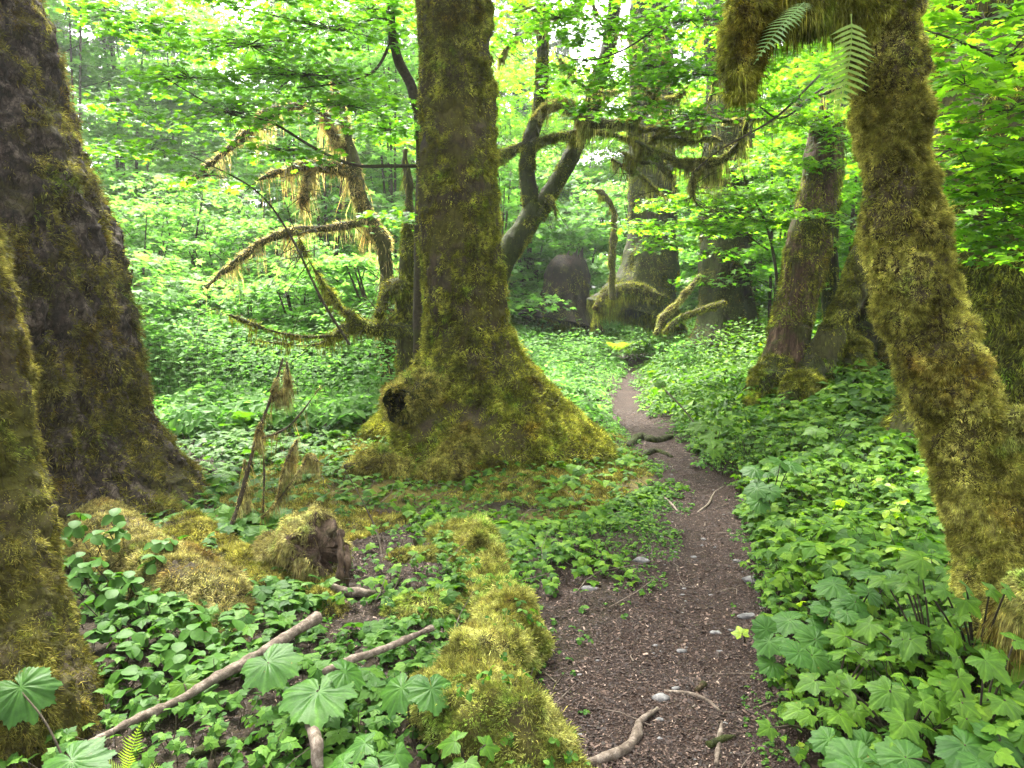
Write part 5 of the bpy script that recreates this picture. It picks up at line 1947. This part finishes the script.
def stump_small():
    b = G(300, 578)
    root = thing('mossy_stump', 'small rotten stump with moss thatch near the left spruce roots', 'stump', b)
    A, mo = Acc(), Acc()
    P = np.array([Q(246, 574, 4.6), Q(266, 562, 4.5), Q(292, 553, 4.35), Q(314, 549, 4.22), Q(326, 551, 4.15)])
    V, Fq = tube(P, [.04, .10, .145, .17, .16], 72, 60, lambda p, D, th, t: (lump_disp(.06, 8, 1011)(p, D, th, t)), cap=False)
    tt = np.repeat(np.linspace(0, 1, 60), 72)
    dirx = (P[-1] - P[-2]) / np.linalg.norm(P[-1] - P[-2])
    V = V + dirx * (smooth(.8, 1, tt) * (.10 * fbm(V * 11, 3, 77) - .03 - .10 * smooth(-.05, .15, V[:, 2] - P[-1][2])))[:, None]      # a ragged open end
    A.add(V, Fq)
    F = tri([Fq])
    ring = V[50 * 72:51 * 72]
    cen = ring.mean(0)
    plug = [cen[None]]
    for q in (.35, .7, 1.02):
        w = cen + (ring - cen) * q
        plug.append(w + dirx * (.10 * fbm(w * 16, 3, 78))[:, None])
    jj = np.arange(72)
    jn2 = (jj + 1) % 72
    A.add(np.concatenate(plug), np.concatenate([np.stack([0 * jj, 1 + jj, 1 + jn2], 1)] + [x for q in (0, 1) for x in (np.stack([1 + q * 72 + jj, 73 + q * 72 + jj, 73 + q * 72 + jn2], 1), np.stack([1 + q * 72 + jj, 73 + q * 72 + jn2, 1 + q * 72 + jn2], 1))]))
    A.build('wood', M['stump_rot'], root)
    ax = P[-1] - P[-2]
    ax = ax / np.linalg.norm(ax)
    # splintered shell at the right end
    B = Acc()
    for k, (a, b_, tx, ty, w) in enumerate(((338, 590, 339, 530, .022), (345, 588, 346, 545, .016), (322, 592, 318, 560, .02))):
        bough(B, [Q(a, b_, 4.06 + .03 * k), Q((a + tx) / 2 + 2, (b_ + ty) / 2, 4.05 + .03 * k), Q(tx, ty, 4.08 + .03 * k)], [w, w * .9, .006], 9, .02, lump_disp(.01, 20, 1013 + k))
    B.build('shell', M['stump_rot'], root)
    Pp, N = sample(V, F, 2600, 1012, lambda Mc, Nn: ((Nn @ ax) < .6) * np.clip(Nn[:, 2] + .75, 0, 1))
    Pp, N = tufted(Pp, N, 42000, .02, 1014)
    mo.add(*blades(Pp, N, .035, .0034, .9, .5, 1015, 8, .9))
    Pp, N = sample(V, F, 7000, 1016, lambda Mc, Nn: ((Nn @ ax) < .75) * (np.abs(Nn[:, 2]) < .6))
    mo.add(*blades(Pp, N, .10, .0034, 2.0, .4, 1017, 14, 1.5))
    mo.build('moss', M['moss_tan'], root, False)


stump_small()


def stick(label, pts, rad, seed, bm='bark_grey', name='stick', kink=.016):
    P = np.array(pts)
    A = Acc()
    V, F = bough(A, P, rad, 12, .015, lump_disp(min(kink, .3 * float(np.mean(rad))), 9, seed, .7))
    o = A.build(name, M[bm])
    return tag(o, label, 'stick')


def gl(rows, dz):
    return [G(a, b_) + np.array([0, 0, dz]) for a, b_ in rows]


stick('long pale brown broken branch slanting up from the bottom left', [Q(70, 756, 2.36), Q(130, 722, 2.55), Q(172, 704, 2.72), Q(215, 678, 2.85), Q(262, 652, 3.08), Q(318, 617, 3.36)], [.011, .016, .017, .021, .019, .026], 1021)
stick('weathered grey stick lying among leaves left of the mossy log', [Q(325, 672, 2.8), Q(352, 660, 2.95), Q(385, 648, 3.08), Q(432, 628, 3.32)], [.012, .017, .014, .012], 1022)
stick('short brown stick below the small mossy stump', gl([(325, 590), (350, 597), (382, 600)], .03), [.02, .026, .018], 1023)
stick('dark wet stick on the ground at the lower left', gl([(190, 760), (215, 752), (255, 745)], .02), [.015, .02, .012], 1024, 'bark_dark')
stick('pale bark root curving at the bottom of the trail', gl([(585, 768), (620, 756), (636, 740), (640, 725), (658, 712)], .015), [.016, .02, .022, .016, .009], 1025)
stick('thin root snaking across the lower trail', gl([(664, 692), (690, 695), (708, 702), (720, 712)], .004), [.007, .009, .008, .004], 1026)
stick('short stub of wood lying in the lower trail', gl([(696, 693), (704, 686)], .01), [.012, .014], 1027, 'bark_red')
stick('straight twig at the bottom edge of the trail', gl([(716, 768), (718, 750), (722, 724)], .01), [.011, .01, .006], 1028)
stick('crooked root tip by the bottom twig in the trail', gl([(708, 748), (722, 742), (735, 738)], .01), [.014, .012, .006], 1029, 'bark_dark')
stick('slender pale twig bending across the upper trail', gl([(697, 514), (708, 505), (715, 493), (724, 487)], .008), [.008, .009, .008, .005], 1030)
stick('forked dry twig at the left edge of the upper trail', gl([(664, 498), (672, 506), (678, 513)], .01), [.007, .009, .006], 1031)
stick('dark root knuckle stepping over the trail at the bend', gl([(628, 448), (640, 438), (655, 442), (672, 438)], .02), [.03, .05, .04, .025], 1032, 'bark_dark')
stick('second dark root across the trail just below the bend', gl([(640, 458), (655, 452), (672, 458)], .01), [.02, .035, .02], 1033, 'bark_dark')
stick('upright grey stick rising from leaves at bottom left centre', [Q(318, 770, 2.4), Q(316, 740, 2.45), Q(305, 715, 2.6)], [.016, .02, .012], 1034)
stick('thin leafless stem standing near the mossy mounds', [G(382, 555), Q(376, 530, 4.9), Q(362, 500, 5.0), Q(345, 470, 5.1)], [.007, .006, .005, .003], 1035, 'twig')
stick('brown broken spike standing in the litter', [G(418, 548), Q(412, 535, 4.7)], [.02, .006], 1036, 'bark_red')


# dead saplings with drooping moss near the left spruce
def dead_sapling(label, stems, seed, n=5000, hl=.16):
    root = thing('dead_sapling', label, 'dead tree', stems[0][0][0])
    A, mo = Acc(), Acc()
    for k, (p, rd, hang) in enumerate(stems):
        V, F = bough(A, p, rd, 8, .02, lump_disp(.004, 14, seed + k))
        if hang:
            fuzz_moss(mo, V, F, int(n * hang * .6), .02, .0035, seed + k, .0, .5, -2, f=5)
            hang_moss(mo, V, F, int(n * hang * .16), hl, .003, seed + 20 + k)
    A.build('trunk', M['twig'], root)
    mo.build('moss', M['moss_tan'], root, False)


dead_sapling('bare leaning sapling hung with tan moss left of the small stump',
             [([G(226, 540), Q(240, 500, 4.95), Q(256, 440, 4.95), Q(272, 395, 4.95), Q(283, 358, 4.95)], [.016, .015, .013, .01, .006], 1.2),
              ([Q(247, 545, 5.1), Q(247, 500, 5.1), Q(244, 460, 5.1)], [.010, .009, .006], .8),
              ([Q(262, 545, 5.1), Q(264, 480, 5.1), Q(263, 445, 5.1)], [.008, .007, .004], .2),
              ([Q(272, 400, 4.95), Q(286, 385, 4.95), Q(287, 362, 4.95)], [.006, .012, .006], 1.0),
              ([Q(258, 440, 4.95), Q(290, 425, 4.95), Q(322, 385, 4.95)], [.008, .006, .003], .1)], 1041)
dead_sapling('low pale stick with two moss tassels behind the small stump',
             [([Q(262, 518, 5.0), Q(280, 498, 5.0), Q(300, 470, 5.0), Q(312, 457, 5.0)], [.006, .006, .006, .008], .4),
              ([Q(302, 468, 5.0), Q(310, 456, 5.0), Q(318, 462, 4.95)], [.008, .014, .008], 1.0),
              ([Q(278, 500, 5.0), Q(284, 470, 5.0), Q(297, 440, 5.0)], [.006, .008, .010], .9)], 1051, 5000, .1)

mossy_limb('moss_hummock', 'rounded golden moss hummock right of the small stump', 'moss', [(385, 568, 4.5, 8), (408, 562, 4.5, 15), (428, 562, 4.5, 15), (445, 566, 4.5, 8)], 1061, 'moss_yellow', 14000, .035, .004, hang=0)
mossy_limb('moss_hummock', 'low moss hummock between the grey stick and the log', 'moss', [(385, 622, 3.75, 8), (415, 616, 3.75, 20), (440, 614, 3.75, 21), (468, 618, 3.75, 10)], 1063, 'moss_yellow', 16000, .035, .004, hang=0)
mossy_limb('moss_hummock', 'small gold moss cushion at the foot of the tall spruce roots', 'moss', [(345, 470, 6.6, 5), (375, 466, 6.6, 18), (410, 470, 6.6, 9)], 1065, 'moss_gold', 12000, .05, .006, hang=0)


# ---------------------------------------------------------------- individual leafy plants
def big_leaf(kind, pos, N, ang, s, acc, ve):
    tv, tf, tve = (BIG_V, BIG_F, BIG_VE) if kind == 'big' else (BIGM_V, BIGM_F, BIGM_VE)
    v, f = place((tv, tf), np.array([pos]), frames(np.array([N], float), np.array([ang])), np.array([s]))
    v = v + .012 * s / .15 * np.stack([vnoise(v * 14, 3), vnoise(v * 14, 4), vnoise(v * 14, 5)], 1)
    acc.add(v, f)
    ve.append(tve)


rj = np.random.default_rng(33)


def leaf_plant(name, label, base, leaves, kind, mt, group=None, cat='plant'):
    """leaves: (px, py, depth, size, heading degrees, tilt x, tilt y); each a part with its stalk joined to the stem"""
    root = thing(name, label, cat, base, group)
    st = Acc()
    base = np.asarray(base, float)
    for (px, py, d, s, hd, tx, ty) in leaves:
        p = Q(px, py, d)
        A, ve = Acc(), []
        s *= .86 if px > 600 else 1.0
        big_leaf(kind, p, (tx + rj.normal(0, .14), ty + rj.normal(0, .14), 1), R(hd + rj.normal(0, 14)), s * rj.uniform(.9, 1.1), A, ve)
        A.build('leaf', M[mt], root, True, {"vein": np.concatenate(ve)})
        mid = (base + p) / 2 + np.array([0, 0, .04])
        bough(st, [base + [0, 0, -.03], mid, p], [.005, .004, .003], 6, .03)
    st.build('stem', M['twig'], root)
    return root


# lower left: broad crinkled leaves over the grey branch
leaf_plant('broadleaf_plant', 'plant with broad crinkled leaves over the long grey branch', G(300, 745),
           [(268, 662, 2.75, .135, -60, -.1, -.25), (318, 690, 2.62, .15, -80, .15, -.35), (345, 672, 2.7, .10, 20, .25, -.2)], 'big', 'leaf_big')
leaf_plant('broadleaf_plant', 'single pale lobed leaf above the grey branch, left', G(190, 720), [(184, 684, 2.8, .085, -70, -.05, -.55)], 'bigm', 'leaf_bigm')
leaf_plant('broadleaf_plant', 'plant with a folded broad leaf against the mossy log', G(412, 735), [(402, 688, 2.62, .10, -130, -.3, -.55), (432, 688, 2.6, .10, -50, .35, -.5)], 'big', 'leaf_big')
leaf_plant('broadleaf_plant', 'dark broad leaf at the bottom left corner edge', G(80, 790), [(72, 762, 2.25, .13, -20, -.1, -.3), (20, 690, 2.5, .12, -50, .2, -.4)], 'big', 'leaf_big')
leaf_plant('broadleaf_plant', 'low plant of grey green leaves at the bottom, left of the log', G(375, 790), [(365, 745, 2.3, .075, 200, -.2, -.3), (395, 755, 2.25, .075, -40, .2, -.3), (380, 768, 2.2, .08, -90, 0, -.4), (345, 764, 2.2, .07, 180, -.3, -.2)], 'bigm', 'leaf_big')
leaf_plant('broadleaf_plant', 'small leafy plant sprouting in front of the mossy log', G(470, 790), [(455, 742, 2.2, .07, 150, -.2, -.3), (485, 745, 2.2, .055, 20, .3, -.3), (465, 762, 2.15, .06, -90, 0, -.4)], 'bigm', 'leaf_bigm')
leaf_plant('broadleaf_plant', 'single round leaf standing among small plants right of the spruce roots', G(552, 575), [(550, 552, 4.4, .075, -60, -.1, -.4)], 'big', 'leaf_big')
leaf_plant('fallen_leaf', 'fallen lime yellow leaf lying on the right trail edge', G(745, 640), [(742, 634, 3.28, .055, 90, -.25, -.5)], 'bigm', 'leaf_yellow', cat='leaf')

# right: thimbleberry like plants under the leaning maple
rp = np.random.default_rng(77)
rights = [
    ('tall lobed leaf plant touching the left side of the leaning maple', (935, 700), [(920, 560, 2.75, .10, 200, -.1, -.5), (885, 580, 2.75, .075, 190, -.2, -.3), (905, 640, 2.6, .09, -100, -.2, -.4), (870, 625, 2.7, .085, 170, -.3, -.3)], 'leaf_bigm'),
    ('plant with pale lobed leaves against the leaning maple trunk', (975, 690), [(965, 600, 2.55, .075, -90, 0, -.6), (990, 590, 2.5, .06, -20, .3, -.5), (945, 590, 2.55, .055, 200, -.3, -.4)], 'leaf_bigm'),
    ('low thimbleberry plant with drooping leaves, lower right', (905, 770), [(890, 690, 2.35, .10, -150, -.25, -.5), (940, 700, 2.3, .095, -60, .2, -.5), (905, 720, 2.2, .085, -100, 0, -.55), (850, 690, 2.45, .09, 170, -.3, -.35)], 'leaf_bigm'),
    ('thimbleberry plant with star shaped leaves by the trunk foot', (975, 770), [(985, 660, 2.3, .095, -80, .1, -.55), (960, 690, 2.25, .085, -110, -.1, -.5), (1005, 700, 2.2, .09, -60, .2, -.45), (1015, 640, 2.35, .07, 0, .3, -.4)], 'leaf_bigm'),
    ('broad dark leaf plant at the bottom right corner', (960, 800), [(965, 745, 2.1, .115, -70, .1, -.35), (905, 757, 2.1, .11, 170, -.2, -.3), (1000, 740, 2.1, .10, 0, .2, -.3)], 'leaf_big'),
    ('wide flat leaf plant at the bottom edge right of the trail', (860, 800), [(855, 762, 2.15, .11, 160, -.15, -.25), (885, 768, 2.1, .10, 0, .2, -.25), (830, 740, 2.25, .075, 190, -.2, -.3)], 'leaf_big'),
    ('broadleaf plant in the middle of the right bank, a step from the trail', (800, 690), [(790, 620, 2.95, .10, 190, -.2, -.3), (830, 612, 2.95, .10, 60, .1, -.2), (770, 640, 2.85, .085, 200, -.2, -.35), (812, 655, 2.75, .09, -80, 0, -.4)], 'leaf_big'),
    ('lobed leaf plant at the trail edge of the right bank', (825, 750), [(815, 680, 2.5, .09, 180, -.3, -.3), (845, 655, 2.6, .085, 80, 0, -.2), (800, 710, 2.4, .075, 200, -.3, -.35), (840, 715, 2.35, .08, -90, .05, -.5)], 'leaf_bigm'),
    ('plant with serrated leaves above the yellow trail leaf', (850, 650), [(835, 585, 3.1, .10, 160, -.2, -.2), (870, 575, 3.1, .095, 40, .1, -.2), (850, 605, 3.0, .09, -100, 0, -.4)], 'leaf_big'),
    ('broad leaf plant half way along the right bank', (770, 520), [(755, 470, 5.2, .13, 180, -.2, -.3), (790, 465, 5.2, .12, 30, .2, -.2), (768, 490, 5.0, .12, -90, 0, -.4)], 'leaf_big'),
    ('big leaf plant where the right bank meets the trail bend', (715, 450), [(700, 425, 6.9, .15, 180, -.2, -.3), (725, 420, 6.9, .14, 20, .2, -.2), (712, 440, 6.7, .14, -90, 0, -.4), (660, 385, 9, .16, 90, 0, -.4)], 'leaf_bigm'),
    ('coltsfoot plant in front of the mossy root mound', (830, 460), [(815, 430, 6.4, .13, 180, -.2, -.3), (845, 425, 6.4, .13, 20, .2, -.2), (830, 445, 6.2, .12, -90, 0, -.4)], 'leaf_bigm'),
]
rt = np.random.default_rng(88)
for q in range(len(rights)):
    lab, bpx, lv, mt = rights[q]
    extra = [(a + rt.uniform(-30, 30) * 2.6 / d, b_ + rt.uniform(-6, 34) * 2.6 / d, d - rt.uniform(-.05, .12), s_ * rt.uniform(.55, .95), hd + rt.uniform(-90, 90), tx + rt.normal(0, .3), ty - .15 + rt.normal(0, .25)) for a, b_, d, s_, hd, tx, ty in lv for _k in (0, 1)]
    rights[q] = (lab, bpx, lv + extra, mt)
for lab, bpx, lv, mt in rights:
    leaf_plant('broadleaf_plant', lab, G(bpx[0], min(bpx[1], 800)), lv, 'big' if mt == 'leaf_big' else 'bigm', mt, 'broadleaf plants right of the trail')

# ferns at the lower left
fern_plant('sword_fern', 'small fern at the bottom left below the mossy trunk', G(15, 745), [((.7, -.3, .15), (0, 0, 1), .28), ((.5, -.6, .3), (0, .3, 1), .25), ((.1, -.7, .2), (0, 0, 1), .25), ((.8, .2, .2), (0, 0, 1), .24)], 'fern')
fern_plant('sword_fern', 'little fern sprig at the bottom by the long grey branch', G(128, 775), [((.1, -.1, 1), (0, -1, .2), .16), ((-.5, -.3, .5), (0, -.5, 1), .14), ((.6, -.2, .5), (0, -.5, 1), .14)], 'fern')
fern_plant('sword_fern', 'fern clump at the right foot of the tall spruce', G(618, 352), [((math.cos(a), math.sin(a), .9), (-math.cos(a), -math.sin(a), 1), .75) for a in np.linspace(0, 6.28, 10)[:-1]], 'fern')


# sword ferns dotted through the undergrowth
def fern_clump(seed):
    r_ = np.random.default_rng(seed)
    return [((math.cos(a), math.sin(a), r_.uniform(.5, 1.3)), (-math.cos(a), -math.sin(a), 1), r_.uniform(.45, .75)) for a in np.linspace(0, 6.28, 11)[:-1] + r_.normal(0, .2, 10)]


f0 = fern_plant('sword_fern', 'sword fern among the low plants on the right bank', np.zeros(3), fern_clump(1301), 'fern_green', group='sword ferns in the undergrowth')
for k, (px, py, sc_, lab) in enumerate(((700, 402, .8, 0), (800, 455, .7, 0), (735, 372, .9, 0), (860, 440, .7, 0), (890, 500, .6, 0), (690, 372, .8, 0), (770, 345, 1, 0), (850, 520, .5, 0),
                                        (250, 432, .9, 1), (330, 408, .9, 1), (200, 410, 1, 1), (170, 440, .8, 1), (290, 385, 1.1, 1), (350, 385, 1, 1), (150, 400, 1, 1), (575, 365, .9, 2), (600, 345, 1, 2), (545, 350, 1.1, 2))):
    o = f0 if k == 0 else copy_tree(f0)
    o.location = Vector(G(px, py))
    o.rotation_euler = (0, 0, float(rng.uniform(0, 6.28)))
    o.scale = (sc_,) * 3
    o['label'] = ('sword fern among the low plants on the right bank', 'sword fern in the thicket between the left spruce and the tall spruce', 'sword fern behind the right flank of the tall spruce, left of the trail')[lab]


# three leaved plants climbing over the left spruce root
def berry():
    root = thing('trefoil_plant', 'small plant with three round leaves on the shaded root of the left spruce', 'plant', (0, 0, 0), 'three leaved plants on the left roots')
    r = np.random.default_rng(1201)
    A = Acc()
    for k in range(3):
        mk('leaf', rotz(rotx(OVW[0] * .060, -.12 - .1 * k), 2.094 * k) + [0, 0, .10], OVW[1], M['leaf_berry'], root, True)
    V, F = stalk(.12, .0022)
    mk('stem', V + [0, 0, .10], F, M['twig'], root)
    return root


bp = berry()
bspots = [(75, 522), (62, 545), (95, 540), (105, 560), (80, 575), (115, 580), (135, 575), (100, 600), (125, 605), (150, 598), (170, 590), (110, 625), (138, 628), (165, 622), (185, 610), (205, 625), (120, 650), (150, 648), (178, 645), (200, 650), (225, 640), (130, 672), (160, 668), (190, 668),
          (215, 660), (70, 600), (90, 640), (105, 665), (240, 630), (150, 560), (155, 540), (255, 655), (235, 668), (128, 690), (150, 700), (118, 510), (122, 528), (215, 690), (180, 700), (88, 560)]
jit = np.random.default_rng(5)
bspots = bspots + [(a + jit.uniform(-16, 16), b_ + jit.uniform(-10, 10)) for a, b_ in bspots for _k in (0, 1)]
for k, (px, py) in enumerate(bspots):
    o = bp if k == 0 else copy_tree(bp)
    d = np.interp(py, [500, 560, 620, 700], [4.35, 3.95, 3.45, 2.9]) - .12
    p = Q(px, py, d)
    o.location = Vector(p - np.array([0, 0, .10]))
    o.rotation_euler = (float(rng.normal(.5, .18)), float(rng.normal(.1, .18)), float(rng.uniform(-.5, .5) + 2.1 * rng.integers(0, 3)))
    s = float(rng.uniform(.75, 1.2))
    o.scale = (s, s, s)

# ---------------------------------------------------------------- air
hz = bpy.data.materials.new('haze')
hz.use_nodes = True
nt = hz.node_tree
nt.nodes.clear()
vo = nt.nodes.new("ShaderNodeVolumePrincipled")
vo.inputs['Color'].default_value = (.93, .96, .97, 1)
vo.inputs['Density'].default_value = 0.0006
vo.inputs['Anisotropy'].default_value = 0.35
ou = nt.nodes.new("ShaderNodeOutputMaterial")
nt.links.new(vo.outputs[0], ou.inputs['Volume'])
x0, x1, y0, y1, z0, z1 = -96, 96, -96, 96, -2.5, 36
V = np.array([[x0, y0, z0], [x1, y0, z0], [x1, y1, z0], [x0, y1, z0], [x0, y0, z1], [x1, y0, z1], [x1, y1, z1], [x0, y1, z1]], float)
F = np.array([[0, 3, 2, 1], [4, 5, 6, 7], [0, 1, 5, 4], [1, 2, 6, 5], [2, 3, 7, 6], [3, 0, 4, 7]])
tag(mk('haze', V, F, hz, None, False), 'thin pale mist hanging between the trees', 'haze', kind='stuff')
